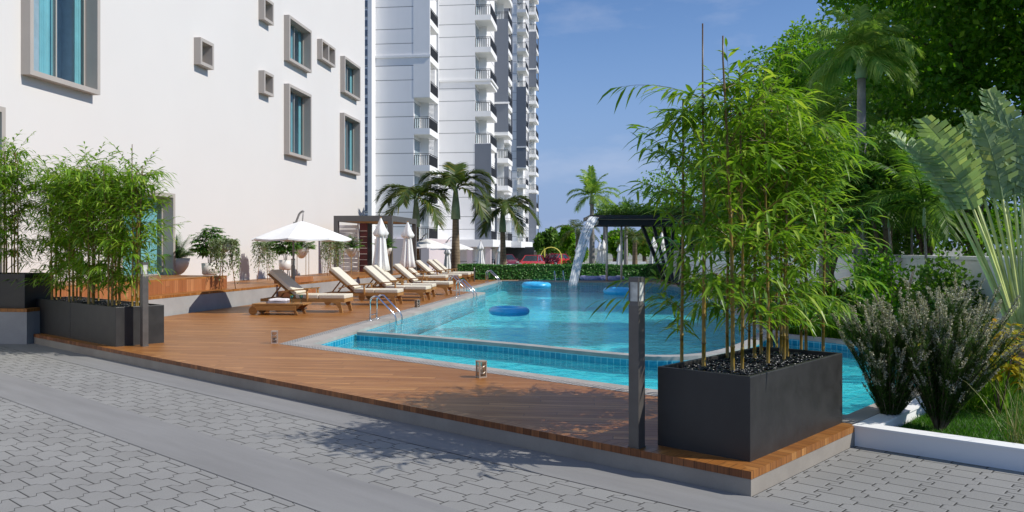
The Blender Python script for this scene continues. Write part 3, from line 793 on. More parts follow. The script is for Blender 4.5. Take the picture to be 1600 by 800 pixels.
t2 = empty('apartment_tower', nw(-14, 132, -0.6), 'farther white and grey apartment tower against the blue sky', 'building')
mb = MB(); mb.box(-30, 127, -0.6, -14.4, 139.05, 50, fr_); mb.box(-30, 139.06, -0.6, -13.7, 152, 50, fr_); mb.build('wall', M['tower'], t2)
bay(t2, -14.4, -12.96, 126.9, 131.0, FL, [(14.0, 26.4, M['tower_g'])])
bay(t2, -13.7, -12.45, 139.0, 143.5, FL, [(2.35, 10.7, M['tower_g']), (28.7, 38, M['tower_g'])])
for B_ in ((-14.4,126.8,17.0,-12.85,126.88,17.2),(-13.7,138.9,31.6,-12.3,138.98,31.8)):
    mb = MB(); mb.box(*B_, fr_); mb.build('ledge', M['tower_p'], t2)
mb = MB(); mb.box(-16, 124, 1.05, -10.3, 140, 1.95, fr_); mb.build('podium_band', M['white_paint'], t2)
mb = MB(); mb.box(-18, 128, -0.6, -10.9, 129, 1.05, fr_); mb.build('podium_wall', M['pink_wall'], t2)
# ================================================================== POOLSIDE OBJECTS
# ---- planters
PL, PW, PH = 1.68, 0.72, 0.572
def make_planter(loc, rz, label, group):
    """local x = long side, y = short side, corner at 0,0"""
    r = empty('planter_box', loc, label, 'planter', group, rz)
    mb = MB(); t = 0.03
    o, i_ = [(0,0),(PL,0),(PL,PW),(0,PW)], [(t,t),(PL-t,t),(PL-t,PW-t),(t,PW-t)]
    for k in range(4):
        j = (k+1) % 4
        mb.add([(*o[k],0),(*o[j],0),(*o[j],PH),(*o[k],PH)], [(0,1,2,3)])
        mb.add([(*o[k],PH),(*o[j],PH),(*i_[j],PH),(*i_[k],PH)], [(0,1,2,3)])
        mb.add([(*i_[k],PH),(*i_[j],PH),(*i_[j],PH-0.12),(*i_[k],PH-0.12)], [(0,1,2,3)])
    b = mb.build('box', M['planter'], r, world=False); wm = b.modifiers.new('weld', 'WELD'); wm.merge_threshold = 0.0005; bevel(b, 0.006, 2)
    mb = MB(); mb.add([(t,t,PH-0.06),(PL-t,t,PH-0.06),(PL-t,PW-t,PH-0.06),(t,PW-t,PH-0.06)], [(0,1,2,3)])
    mb.build('soil', M['soil'], r, world=False)
    return r
def planter_copy(src, loc, rz, label): return copy_tree(src, loc, rz, label=label)
GP = 'black planter boxes holding bamboo'
# long side direction angles
aU = math.atan2(U2[1], U2[0]); aV = math.atan2(V2[1], V2[0]); aN = math.atan2(NX[1], NX[0])
planters = []
p_r = make_planter((1.595,5.551,DZ), aV, 'big black bamboo planter box on the front right corner of the deck', GP); planters.append((p_r, aV, (1.595,5.551), DZ, 1))
# width axis of a box turned by aV points to +90deg = -V normal side; that is U direction (left/away)
cor = Vector((-5.74, 12.0)); 
q0 = cor + Vector(U2)*PL
p_l1 = planter_copy(p_r, (q0.x, q0.y, DZ), aU+math.pi, 'black bamboo planter box at the left, the one nearer the pool'); planters.append((p_l1, aU+math.pi, (q0.x,q0.y), DZ, 0))
q1 = cor + Vector(U2)*(2*PL+0.012)
p_l2 = planter_copy(p_r, (q1.x, q1.y, DZ), aU+math.pi, 'black bamboo planter box at the left, between the other box and the terrace block'); planters.append((p_l2, aU+math.pi, (q1.x,q1.y), DZ, 0))
q2 = Vector((-8.13, 13.83)) - Vector(NX)*PL
p_l3 = planter_copy(p_r, (q2.x, q2.y, 0.59), aN, 'black bamboo planter box raised on the grey terrace block at the left edge'); planters.append((p_l3, aN, (q2.x,q2.y), 0.59, 0))
def loc2w(pl, x, y):
    r, rz, (ox, oy), z, _ = pl; c, s = math.cos(rz), math.sin(rz); return (ox+c*x-s*y, oy+s*x+c*y)
# pebbles: one pile per planter, uncountable
def pebble_mesh(seed):
    r_ = random.Random(seed); mb = MB()
    ph = (1+5**0.5)/2
    ico = [Vector(v).normalized() for v in [(-1,ph,0),(1,ph,0),(-1,-ph,0),(1,-ph,0),(0,-1,ph),(0,1,ph),(0,-1,-ph),(0,1,-ph),(ph,0,-1),(ph,0,1),(-ph,0,-1),(-ph,0,1)]]
    icf = [(0,11,5),(0,5,1),(0,1,7),(0,7,10),(0,10,11),(1,5,9),(5,11,4),(11,10,2),(10,7,6),(7,1,8),(3,9,4),(3,4,2),(3,2,6),(3,6,8),(3,8,9),(4,9,5),(2,4,11),(6,2,10),(8,6,7),(9,8,1)]
    for k in range(1300):
        x = r_.uniform(0.045, PL-0.045); y = r_.uniform(0.045, PW-0.045); z = PH-0.055+r_.uniform(0, 0.03)
        rr = r_.uniform(0.012, 0.026); a = r_.uniform(0, 6.28); ca, sa = math.cos(a), math.sin(a); e = r_.uniform(0.55, 0.8)
        vs = []
        for v in ico:
            p = Vector((v.x*rr*1.25, v.y*rr*e, v.z*rr*0.55)); vs.append((x+ca*p.x-sa*p.y, y+sa*p.x+ca*p.y, z+p.z))
        mb.add(vs, icf, True)
    return mb
pebb = None
for i, pl in enumerate(planters):
    if pebb is None:
        pebb = pebble_mesh(3).build('pebbles', M['pebble'], None, shift=False); o = pebb
    else: o = pebb.copy(); C.objects.link(o)
    o.location = (*pl[2], pl[3]); o.rotation_euler = (0, 0, pl[1])
    tag(o, ['glossy black pebbles filling the big right corner planter','black pebbles filling the left planter nearer the pool','black pebbles filling the left planter beside the terrace block','black pebbles filling the planter raised on the terrace block'][i], 'pebbles', kind='stuff')

# ---- bamboo canes
def leaf_strip(mb, p, d, up, ln, wd, droop):
    """lanceolate leaf: 6 verts"""
    d = d.normalized(); s_ = d.cross(up); s_ = s_.normalized() if s_.length > 1e-4 else Vector((1,0,0)); n = s_.cross(d).normalized()
    c1 = p+d*ln*0.33-Vector((0,0,1))*droop*ln*0.08; c2 = p+d*ln*0.70-Vector((0,0,1))*droop*ln*0.30; tp_ = p+d*ln-Vector((0,0,1))*droop*ln*0.62
    mb.add([p, c1+s_*wd/2+n*wd*0.12, c1-s_*wd/2+n*wd*0.12, c2+s_*wd*0.40+n*wd*0.1, c2-s_*wd*0.40+n*wd*0.1, tp_, c1, c2],
           [(0,6,1),(0,2,6),(6,7,3,1),(2,4,7,6),(7,5,3),(4,5,7)])
def make_cane(seed, H, bare, rich=1.0, zs=0.55):
    r_ = random.Random(seed); root = empty('bamboo_plant', (0,0,0))
    mb = MB(); lx, ly = r_.uniform(-0.05,0.05), r_.uniform(-0.05,0.05)
    pts, rad = [], []; z = 0.0; R0 = r_.uniform(0.0115, 0.0155)
    cen = lambda z: Vector((lx*(z/H)**2+0.006*math.sin(z*3+seed), ly*(z/H)**2, z))
    nodes = []
    while z < H:
        f = z/H; rr = R0*(1-0.55*f)
        pts += [cen(z), cen(z+0.004), cen(z+0.010), cen(z+0.014)]; rad += [rr, rr*1.22, rr*1.22, rr]
        nodes.append(z); z += r_.uniform(0.17, 0.24)
    pts.append(cen(H)); rad.append(R0*0.4)
    if bare > 0: pts.append(cen(H)+Vector((0,0,bare))); rad.append(R0*0.35)
    mb.tube(pts, rad, 8)
    lf = MB()
    for z in nodes:
        if z < zs: 
            if z > 0.2 and r_.random() < 0.12: nb = 1
            else: continue
        else: nb = int((2.9 + r_.random()*2.7)*rich*(0.55 if z < 0.75 else 1)+0.5)
        f = z/H
        for b in range(nb):
            a = r_.uniform(0, 2*math.pi); el = R(r_.uniform(24, 68)); L = r_.uniform(0.30, 0.86)*(1.0-0.22*f)*(0.8 if z < 0.6 else 1)*(0.6 if z < zs else 1)
            d = Vector((math.cos(a)*math.cos(el), math.sin(a)*math.cos(el), math.sin(el)))
            p = cen(z); bp = [p.copy()]; seg = 5
            for k in range(seg):
                d = (d+Vector((0,0,-0.13))).normalized(); p = p+d*L/seg; bp.append(p.copy())
            mb.tube(bp, [0.0032,0.0028,0.0024,0.002,0.0015,0.001], 4, False)
            nl = int(r_.randint(10, 18))
            for k in range(nl):
                t = 0.15+0.85*(k/(nl-1)); i = min(seg-1, int(t*seg)); q = bp[i].lerp(bp[i+1], min(1, t*seg-i)); dd = (bp[i+1]-bp[i]).normalized()
                sd = dd.cross(Vector((0,0,1))); sd = sd.normalized() if sd.length > 1e-3 else Vector((1,0,0))
                sgn = 1 if k % 2 else -1
                ld = dd*r_.uniform(0.35,1.0)+sd*sgn*r_.uniform(0.2,0.9)+Vector((0,0,r_.uniform(-0.65,0.30)))
                if k == nl-1: ld = dd
                # a few leaves spray from a short side twig
                leaf_strip(lf, q, ld, Vector((r_.uniform(-.4,.4), r_.uniform(-.4,.4), 1)), r_.uniform(0.10,0.215), r_.uniform(0.019,0.035), r_.uniform(0.2,1.15))
    st_ = mb.build('stem', M['cane'], root, world=False)
    fo = lf.build('foliage', M['bamboo'], root, world=False)
    return root
protos = []
PH_ = [2.12,2.08,2.12,2.02,2.10,2.04]
for k in range(6): protos.append(make_cane(11+k, PH_[k], [0.42,0.0,0.0,0.0,0.15,0.0][k], [0.8,1.1,1.1,1.1,1.1,1.1][k], [0.42,0.28,0.40,0.22,0.36,0.20][k]))
used = [False]*6
def place_cane(x, y, z, k, s, rz, label, group):
    k %= 6
    if not used[k]:
        used[k] = True; o = protos[k]; o.location = (x,y,z); o.rotation_euler = (0,0,rz); o.scale = (s,s,s)
    else: o = copy_tree(protos[k], (x,y,z), rz, s)
    tag(o, label, 'bamboo', group); return o
ZS = DZ+PH-0.05
GB = 'bamboo canes in the black planters'
spots = [(1066,572),(1100,579),(1145,584),(1160,581),(1137,563),(1170,550),(1178.5,565),(1189,557),(1199.5,573),(1204,548),(1214,545),(1220.5,557),(1226,566),(1230,561),(1252,551),(1259.5,554),(1286.5,554)]
kk = [3,0,4,1,2,5,4,1,2,0,5,1,2,4,5,2,3]
sca = [0.99,0.99,1.06,0.92,0.96,0.90,0.94,0.97,0.90,0.85,0.92,0.90,0.86,0.86,0.90,0.86,0.9]
for i, (px, py) in enumerate(spots):
    x, y = at(px, py, ZS)
    lab = {0:'leftmost bamboo cane in the big right corner planter, with low hanging leaves', 1:'bare tipped bamboo cane, second from the left in the big right corner planter', 2:'bamboo cane standing nearest the front corner of the big right planter', 16:'rightmost bamboo cane of the big right corner planter, standing apart'}.get(i, 'green bamboo with ochre cane in the crowded middle of the big right corner planter')
    place_cane(x, y, ZS-0.01, kk[i], sca[i]*(1.03 if i < 6 else 1.08), rng.uniform(0, 6.28), lab, GB+', right corner')
labs = {1:'green bamboo cane growing in the left planter box nearer the pool', 2:'green bamboo cane growing in the left planter box beside the terrace block', 3:'tall green bamboo cane growing in the planter raised on the terrace block'}
for pi in (1,2,3):
    pl = planters[pi]; n = 14 if pi < 3 else 10
    for i in range(n):
        x = 0.10+(PL-0.20)*((i*0.618+0.1*pi) % 1.0); y = 0.10+(PW-0.20)*((i*0.7548+0.3) % 1.0)
        if pi == 1 and i == 1: x, y = PL-0.22, 0.34
        wx, wy = loc2w(pl, x, y); kx = (i*5+pi) % 6
        s = rng.uniform(0.94, 1.10)*(1.0 if pi < 3 else 1.0)
        place_cane(wx, wy, pl[3]+PH-0.06, 0 if (pi == 1 and i == 1) else (kx if kx else 1), s*(0.97 if pi < 3 else 0.95), rng.uniform(0,6.28), labs[pi] if not (pi == 1 and i == 1) else 'bamboo with the tall bare tip at the pool end of the left planters', GB+', planter %s' % ['','one at left','two at left','on the terrace block'][pi])

# ---- bollard lights
def make_bollard(loc, rz, label, s=1.0):
    r = empty('bollard_light', loc, label, 'bollard light', 'bollard lights', rz, s)
    h = 0.042
    mb = MB(); mb.box(-h,-h,0,h,h,1.02); mb.add([(-h,-h,1.02),(h,-h,1.02),(h,h,1.02),(-h,h,1.02),(-h*.8,-h*.8,1.05),(h*.8,-h*.8,1.05),(h*.8,h*.8,1.05),(-h*.8,h*.8,1.05)], [(0,1,5,4),(1,2,6,5),(2,3,7,6),(3,0,4,7),(4,5,6,7)])
    mb.build('post', M['bollard'], r, world=False)
    mb = MB(); mb.box(-h*.86,-h*.86,1.051,h*.86,h*.86,1.19); mb.build('lens', M['lens'], r, world=False)
    mb = MB(); mb.tube([(0,0,1.052),(0,0,1.185)], 0.022, 14); mb.build('lamp', M['white_pot'], r, world=False)
    mb = MB(); mb.box(-h,-h,1.191,h,h,1.225)
    mb.box(-h,-h,1.05,-h+.008,-h+.008,1.19); mb.box(h-.008,-h,1.05,h,-h+.008,1.19); mb.box(-h,h-.008,1.05,-h+.008,h,1.19); mb.box(h-.008,h-.008,1.05,h,h,1.19)
    mb.build('cap', M['bollard'], r, world=False)
    mb = MB(); mb.box(-h-.004,-h-.004,0,h+.004,h+.004,0.012); mb.build('base_plate', M['bollard'], r, world=False)
    return r
M['lens'] = plain('lens_glass', (0.52,0.53,0.48), 0.12, 0.0, 0.25, 14)
b1 = make_bollard((*at(995,698.5), DZ), aV, 'tall dark metal bollard light with glass head beside the right corner planter')
b2 = copy_tree(b1, (*at(225.5,541), DZ), aV, label='tall dark metal bollard light in front of the left bamboo planters')
b3 = copy_tree(b1, (*at(458,470), DZ), aV, s=0.93, label='dark bollard light standing beside the pole of the white parasol')
b4 = copy_tree(b1, (*at(741,440), DZ), aV, s=0.5, label='small dark bollard light far off by the hedge beside the pool')

# ---- small lanterns on the deck
def make_lantern(loc, rz, label):
    r = empty('deck_lantern', loc, label, 'lantern', 'small lanterns on the deck', rz)
    w_ = 0.040; h = 0.175
    mb = MB()
    for sx in (-1,1):
        for sy in (-1,1): mb.box(sx*w_-0.006, sy*w_-0.006, 0, sx*w_+0.006, sy*w_+0.006, h)
    mb.box(-w_-.008,-w_-.008,h,w_+.008,w_+.008,h+0.012); mb.box(-w_-.008,-w_-.008,0,w_+.008,w_+.008,0.014)
    for sy in (-1,1):
        mb.tube([(-w_,sy*w_,0.06),(0,sy*w_*1.05,0.045),(w_,sy*w_,0.075)], 0.004, 5); mb.tube([(-w_,sy*w_,0.125),(0,sy*w_*1.05,0.115),(w_,sy*w_,0.14)], 0.004, 5)
        mb.tube([(sy*w_,-w_,0.06),(sy*w_,w_,0.075)], 0.004, 5); mb.tube([(sy*w_,-w_,0.125),(sy*w_,w_,0.14)], 0.004, 5)
    mb.build('frame', M['lantern'], r, world=False)
    mb = MB(); mb.box(-w_+.004,-w_+.004,0.014,w_-.004,w_-.004,h-.001); mb.build('pane', M['lens2'], r, world=False)
    mb = MB(); mb.lathe([(0.0,0.015),(0.024,0.015),(0.024,0.085),(0.0,0.085)], 12); mb.build('candle', M['white_pot'], r, world=False)
    return r
M['lantern'] = plain('lantern_metal', (0.62,0.54,0.46), 0.3, 0.6); M['lens2'] = m_glass('lantern_glass', (0.86,0.82,0.76), 0.5, 0.05)
l1 = make_lantern((*at(752,589.5), DZ), 0.5, 'small glass lantern on the deck at the front edge of the pool')
copy_tree(l1, (*at(429,536.5), DZ), 0.2, label='small glass lantern on the deck at the sharp left corner of the pool')
copy_tree(l1, (*at(652,480.5), DZ), 0.9, label='small glass lantern on the deck between a lounger and the pool edge')

# ---- pool ladders
def make_ladder(loc, rz, label, s=1.0):
    """local +x towards the pool"""
    r = empty('pool_ladder', loc, label, 'pool ladder', 'chrome pool ladders', rz, s)
    for sy in (-0.25, 0.25):
        mb = MB(); P = [(-0.28,sy,0.0),(-0.28,sy,0.42)]
        for k in range(7):
            a = math.pi*(1-k/7*0.72); P.append((-0.15+0.13*math.cos(a), sy, 0.44+0.13*math.sin(a)))
        P += [(0.30,sy,0.16),(0.34,sy,0.06),(0.34,sy,-0.45)]
        mb.tube(P, 0.021, 10); mb.lathe([(0.045,0),(0.045,0.01),(0.02,0.014)], 12, (-0.28,sy,0)); mb.build('handrail', M['chrome'], r, world=False)
    for z in (-0.12,-0.36):
        mb = MB(); mb.box(0.31,-0.25,z,0.38,0.25,z+0.025); mb.build('rung', M['chrome'], r, world=False)
    mb = MB(); mb.tube([(-0.28,-0.25,0.13),(-0.28,0.25,0.13)], 0.012, 8); mb.build('crossbar', M['chrome'], r, world=False)
    return r
def side_pt(px, y_):   # left pool edge inner line at image row y
    a, b = Vector(INN[0]), Vector(INN[13]); D = at(0, y_)[1]; t = (D-a.y)/(b.y-a.y); return a.lerp(b, t)
ang = math.atan2(-(INN[13][0]-INN[0][0]), INN[13][1]-INN[0][1])
p = side_pt(0, 500); la = make_ladder((p.x-0.16,p.y,DZ), ang, 'chrome pool ladder nearest the camera on the left pool edge', 0.84)
p = side_pt(0, 463); copy_tree(la, (p.x-0.2,p.y,DZ), ang, label='chrome pool ladder at the tip of the deck peninsula')
q = Vector(INN[11]); qq = Vector(INN[12])
p = qq.lerp(q, 0.06); copy_tree(la, (p.x-0.2,p.y,DZ), ang, label='chrome pool ladder in the notch behind the deck peninsula')
p = qq.lerp(q, 0.86); copy_tree(la, (p.x-0.2,p.y,DZ), ang, label='chrome pool ladder at the far left pool corner by the hedge')
p = at(874, 439); copy_tree(la, (p[0],p[1]+0.2,DZ), -math.pi/2+0.1, s=0.75, label='chrome pool ladder on the far edge beside the small pool')

# ---- inflatable rings
def make_ring(loc, R0, r0, label, mat, rz=0.0):
    mb = MB(); n, m = 40, 12; vs = []
    for i in range(n):
        a = 2*math.pi*i/n; rib = 1+0.035*math.cos(a*20)
        for k in range(m):
            b = 2*math.pi*k/m; rr = r0*rib; vs.append(((R0+rr*math.cos(b))*math.cos(a), (R0+rr*math.cos(b))*math.sin(a), r0*0.62+rr*0.75*math.sin(b)))
    mb.add(vs, [(i*m+k, ((i+1)%n)*m+k, ((i+1)%n)*m+(k+1)%m, i*m+(k+1)%m) for i in range(n) for k in range(m)], True)
    o = mb.build('inflatable_ring', mat, None, shift=False); o.location = loc; o.rotation_euler = (0.02,0.015,rz)
    return tag(o, label, 'pool float', 'inflatable rings on the water')
make_ring((*at(795.5,491,0.1),0.10), 0.34, 0.12, 'blue ribbed inflatable ring floating nearest in the main pool', M['float'])
make_ring((*at(838,449.5,0.1),0.10), 0.40, 0.15, 'blue inflatable ring floating at the far left of the main pool', M['float'])
make_ring((*at(968,459.5,0.1),0.10), 0.38, 0.15, 'blue inflatable ring floating behind the tall right bollard light', M['float'])
make_ring((at(925,437.2)[0],at(925,437.2)[1]+0.2,DZ), 0.42, 0.14, 'pale violet inflatable ring in the small far pool, left one', M['float_w'])
make_ring((at(957,437.6)[0],at(957,437.6)[1]+0.2,DZ), 0.42, 0.14, 'pale violet inflatable ring in the small far pool, right one', M['float_w'])

# ---- sun loungers; x: head(-) to foot(+), foot end at x=0
def make_lounger():
    r = empty('sun_lounger', (0,0,0)); W_ = 0.33
    mb = MB()
    for sy in (-1,1):
        y = sy*W_
        mb.box(-1.92, y-0.018, 0.235, 0.0, y+0.018, 0.305)
    mb.box(-0.03,-W_,0.235,0.0,W_,0.305); mb.box(-1.92,-W_,0.235,-1.88,W_,0.305)
    for i in range(11): mb.box(-1.2+i*0.105, -W_+.02, 0.288, -1.2+i*0.105+0.075, W_-.02, 0.303)
    mb.build('frame', M['teak'], r, world=False)
    for sx in (-0.16,):
        for sy in (-1,1):
            l = MB(); y = sy*W_; pr = [(-0.05,0.3),(0.06,0.26),(0.10,0.14),(0.13,0.0),(0.06,0.0),(0.035,0.10),(-0.03,0.20),(-0.16,0.24)]
            pts = [(sx+a, y-0.022, b) for a,b in pr]+[(sx+a, y+0.022, b) for a,b in pr]; n = len(pr)
            l.add(pts, [tuple(range(n))[::-1], tuple(range(n,2*n))]+[(i,(i+1)%n,n+(i+1)%n,n+i) for i in range(n)]); l.build('leg', M['teak'], r, world=False)
    for sy in (-1,1):
        l = MB(); y = sy*W_; l.bar((-1.72,y,0.24),(-1.78,y,0.09),0.05,0.04); l.build('leg', M['teak_d'], r, world=False)
        l = MB(); n = 18; vs = []
        for yy in (y-0.02,y+0.02):
            for k in range(n): vs.append((-1.78+0.085*math.cos(6.2832*k/n), yy, 0.085+0.085*math.sin(6.2832*k/n)))
        l.add(vs, [tuple(range(n)), tuple(range(n,2*n))[::-1]]+[(k,n+k,n+(k+1)%n,(k+1)%n) for k in range(n)]); l.build('wheel', M['teak_d'], r, world=False)
    # backrest
    a = R(40); ca, sa = math.cos(a), math.sin(a); px0, pz0 = -1.16, 0.32; BL = 0.80
    def bk(t, h): return (px0-t*ca-h*sa*0-h*math.sin(a)*-1*0, 0, pz0+t*sa+h)
    def bp(t, y, h): return (px0-t*ca+h*sa, y, pz0+t*sa+h*ca)
    mb = MB()
    def bbox(t0,t1,y0,y1,h0,h1): mb.add([bp(t0,y0,h0),bp(t1,y0,h0),bp(t1,y1,h0),bp(t0,y1,h0),bp(t0,y0,h1),bp(t1,y0,h1),bp(t1,y1,h1),bp(t0,y1,h1)], [(0,1,2,3),(4,7,6,5),(0,4,5,1),(1,5,6,2),(2,6,7,3),(3,7,4,0)])
    bbox(-0.06,BL,-W_+.02,-W_+.055,0,0.04); bbox(-0.06,BL,W_-.055,W_-.02,0,0.04); bbox(BL-0.04,BL,-W_+.055,W_-.055,0,0.035)
    for i in range(7): bbox(0.04+i*0.1,0.04+i*0.1+0.07,-W_+.055,W_-.055,0.01,0.028)
    mb.build('backrest', M['teak_d'], r, world=False)
    for s2 in (-1,1):
        mb = MB(); mb.bar((px0-0.42*ca, s2*(W_-.06), pz0+0.42*sa-0.01), (-1.72, s2*(W_-.06), 0.28), 0.03, 0.03); mb.build('prop', M['teak_d'], r, world=False)
    mb = MB(); bbox(0.03,BL+0.02,-W_+.03,W_-.03,0.042,0.135); c = mb.build('back_cushion', M['cushion'], r, world=False); bevel(c, 0.022, 3)
    mb = MB(); mb.box(-1.13,-W_+.02,0.306,-0.60,W_-.02,0.40); c = mb.build('seat_cushion', M['cushion'], r, world=False); bevel(c, 0.022, 3)
    mb = MB(); mb.box(-0.595,-W_+.02,0.306,-0.0,W_-.02,0.40); c = mb.build('foot_cushion', M['cushion'], r, world=False); bevel(c, 0.022, 3)
    for sy in (-1,1):
        y = sy*(W_+0.005)
        mb = MB(); mb.bar((-1.50,y,0.42),(-1.22,y,0.49),0.05,0.026); mb.bar((-1.23,y,0.49),(-0.80,y,0.52),0.06,0.026); mb.build('armrest', M['teak'], r, world=False)
        mb = MB(); mb.bar((-0.85,y,0.505),(-0.84,y,0.25),0.028,0.06); mb.build('arm_post', M['teak'], r, world=False)
    return r
lp = make_lounger()
GL = 'wooden sun loungers in a row along the pool'
lspots = [(541,489,'wooden sun lounger nearest the camera, its raised back in shade under the white parasol'),
 (624,477.5,'cream cushioned sun lounger second from the camera, just past the parasol'),
 (669,470.8,'cream cushioned sun lounger third in the row, its back overlapping the fourth'),
 (678,466,'cream cushioned sun lounger fourth in the row, partly behind the third'),
 (705,461,'cream cushioned sun lounger fifth in the row, foot end nearest the peninsula ladder'),
 (699,447.5,'sun lounger with shaded grey back behind the second closed parasol'),
 (720,444.6,'cream cushioned sun lounger far down the row before the last two'),
 (735,441.5,'cream cushioned sun lounger, last but one before the hedge'),
 (741,439.6,'shaded sun lounger at the far end of the row beside the hedge')]
for i, (px, py, lb) in enumerate(lspots):
    x, y = at(px-3, py); o = lp if i == 0 else copy_tree(lp)
    y += 0.32; o.location = (x+0.04, y, DZ); o.rotation_euler = (0,0,aN+R([0,1,-1,1.5,0,2,-1,0,1][i])); tag(o, lb, 'sun lounger', GL)

# low side table
x, y = at(392,492); tb = empty('side_table', (x,y,DZ), 'low wooden side table with towels and two drinks before the nearest lounger', 'table', rz=aN)
mb = MB()
for i in range(5): mb.box(0.02, 0.0+i*0.098, 0.215, 1.16, 0.09+i*0.098, 0.24)
mb.build('tabletop', M['teak'], tb, world=False)
mb = MB(); mb.box(0.02,-0.02,0.10,1.0,0.0,0.205); mb.box(0.02,0.48,0.10,1.0,0.50,0.205); mb.box(0.02,0.0,0.10,0.05,0.48,0.205); mb.build('apron', M['teak'], tb, world=False)
for yy in (-0.005,0.46):
    n = 18; vs = []; l = MB()
    for y2 in (yy, yy+0.04):
        for k in range(n): vs.append((0.05+0.09*math.cos(6.2832*k/n), y2-0.02, 0.09+0.09*math.sin(6.2832*k/n)))
    l.add(vs, [tuple(range(n)), tuple(range(n,2*n))[::-1]]+[(k,n+k,n+(k+1)%n,(k+1)%n) for k in range(n)]); l.build('wheel', M['teak_d'], tb, world=False)
    l = MB(); l.bar((0.92,yy+.02,0.2),(1.02,yy+.02,0.0),0.06,0.05); l.bar((1.08,yy+.02,0.22),(0.96,yy+.02,0.12),0.05,0.05); l.build('leg', M['teak_d'], tb, world=False)
def tbl(x_, y_): c, s = math.cos(aN), math.sin(aN); return (x+c*x_-s*y_, y+s*x_+c*y_, DZ+0.241)
def towel(loc, label, mat, sx, sy, th, seed):
    r_ = random.Random(seed); mb = MB(); n = 10; vs = []
    for j in range(n+1):
        for i in range(n+1):
            u_ = i/n; v_ = j/n; e = min(u_,1-u_,v_,1-v_); z = th*(1-max(0,(0.12-e))/0.12*0.35)+0.008*math.sin(u_*7+seed)*math.cos(v_*5)
            vs.append(((u_-0.5)*sx+0.01*math.sin(v_*9), (v_-0.5)*sy+0.01*math.sin(u_*8), z))
    for j in range(n+1):
        for i in range(n+1): p_ = vs[j*(n+1)+i]; vs.append((p_[0]*1.0, p_[1]*1.0, 0))
    k0 = (n+1)**2; fs = []
    for j in range(n):
        for i in range(n): a_ = j*(n+1)+i; fs.append((a_,a_+1,a_+n+2,a_+n+1))
    bd = [i for i in range(n+1)]+[(j+1)*(n+1)-1 for j in range(1,n+1)]+[n*(n+1)+i for i in range(n-1,-1,-1)]+[j*(n+1) for j in range(n-1,0,-1)]
    for i in range(len(bd)): a_, b_ = bd[i], bd[(i+1)%len(bd)]; fs.append((a_,k0+a_,k0+b_,b_))
    mb.add(vs, fs, True); o = mb.build('towel', mat, None, shift=False); o.location = loc; o.rotation_euler = (0,0,aN+0.15); return tag(o, label, 'towel', 'folded towels')
a_ = tbl(0.50,0.25); towel(a_, 'grey folded towel lying on the low side table under a white one', M['towel_g'], 0.42, 0.30, 0.05, 1)
towel((a_[0]+0.02,a_[1],a_[2]+0.05), 'white folded towel on top of the grey towel', M['towel'], 0.38, 0.28, 0.05, 2)
def drink(loc, label):
    r = empty('cocktail_glass', loc, label, 'glass', 'drinks on the side table')
    mb = MB(); mb.lathe([(0.0,0),(0.034,0.0),(0.034,0.004),(0.005,0.008),(0.005,0.08),(0.03,0.11),(0.045,0.17),(0.043,0.17),(0.028,0.112),(0.0,0.085)], 16); mb.build('bowl', M['drink'], r, world=False)
    mb = MB(); mb.lathe([(0.0,0.09),(0.026,0.112),(0.038,0.15),(0.0,0.15)], 14); mb.build('drink', plain('turquoise_drink', (0.2,0.62,0.6), 0.2), r, world=False)
    mb = MB(); 
    for k in range(7): an = k*0.9; leaf_strip(mb, Vector((0,0,0.15)), Vector((math.cos(an),math.sin(an),1.1)), Vector((0,0,1)), 0.07, 0.03, 0.4)
    mb.build('garnish', M['yellow'], r, world=False)
    return r
drink(tbl(0.82,0.22), 'turquoise cocktail with leafy garnish on the side table, nearer the towels'); drink(tbl(1.0,0.3), 'turquoise cocktail with leafy garnish at the right end of the side table')

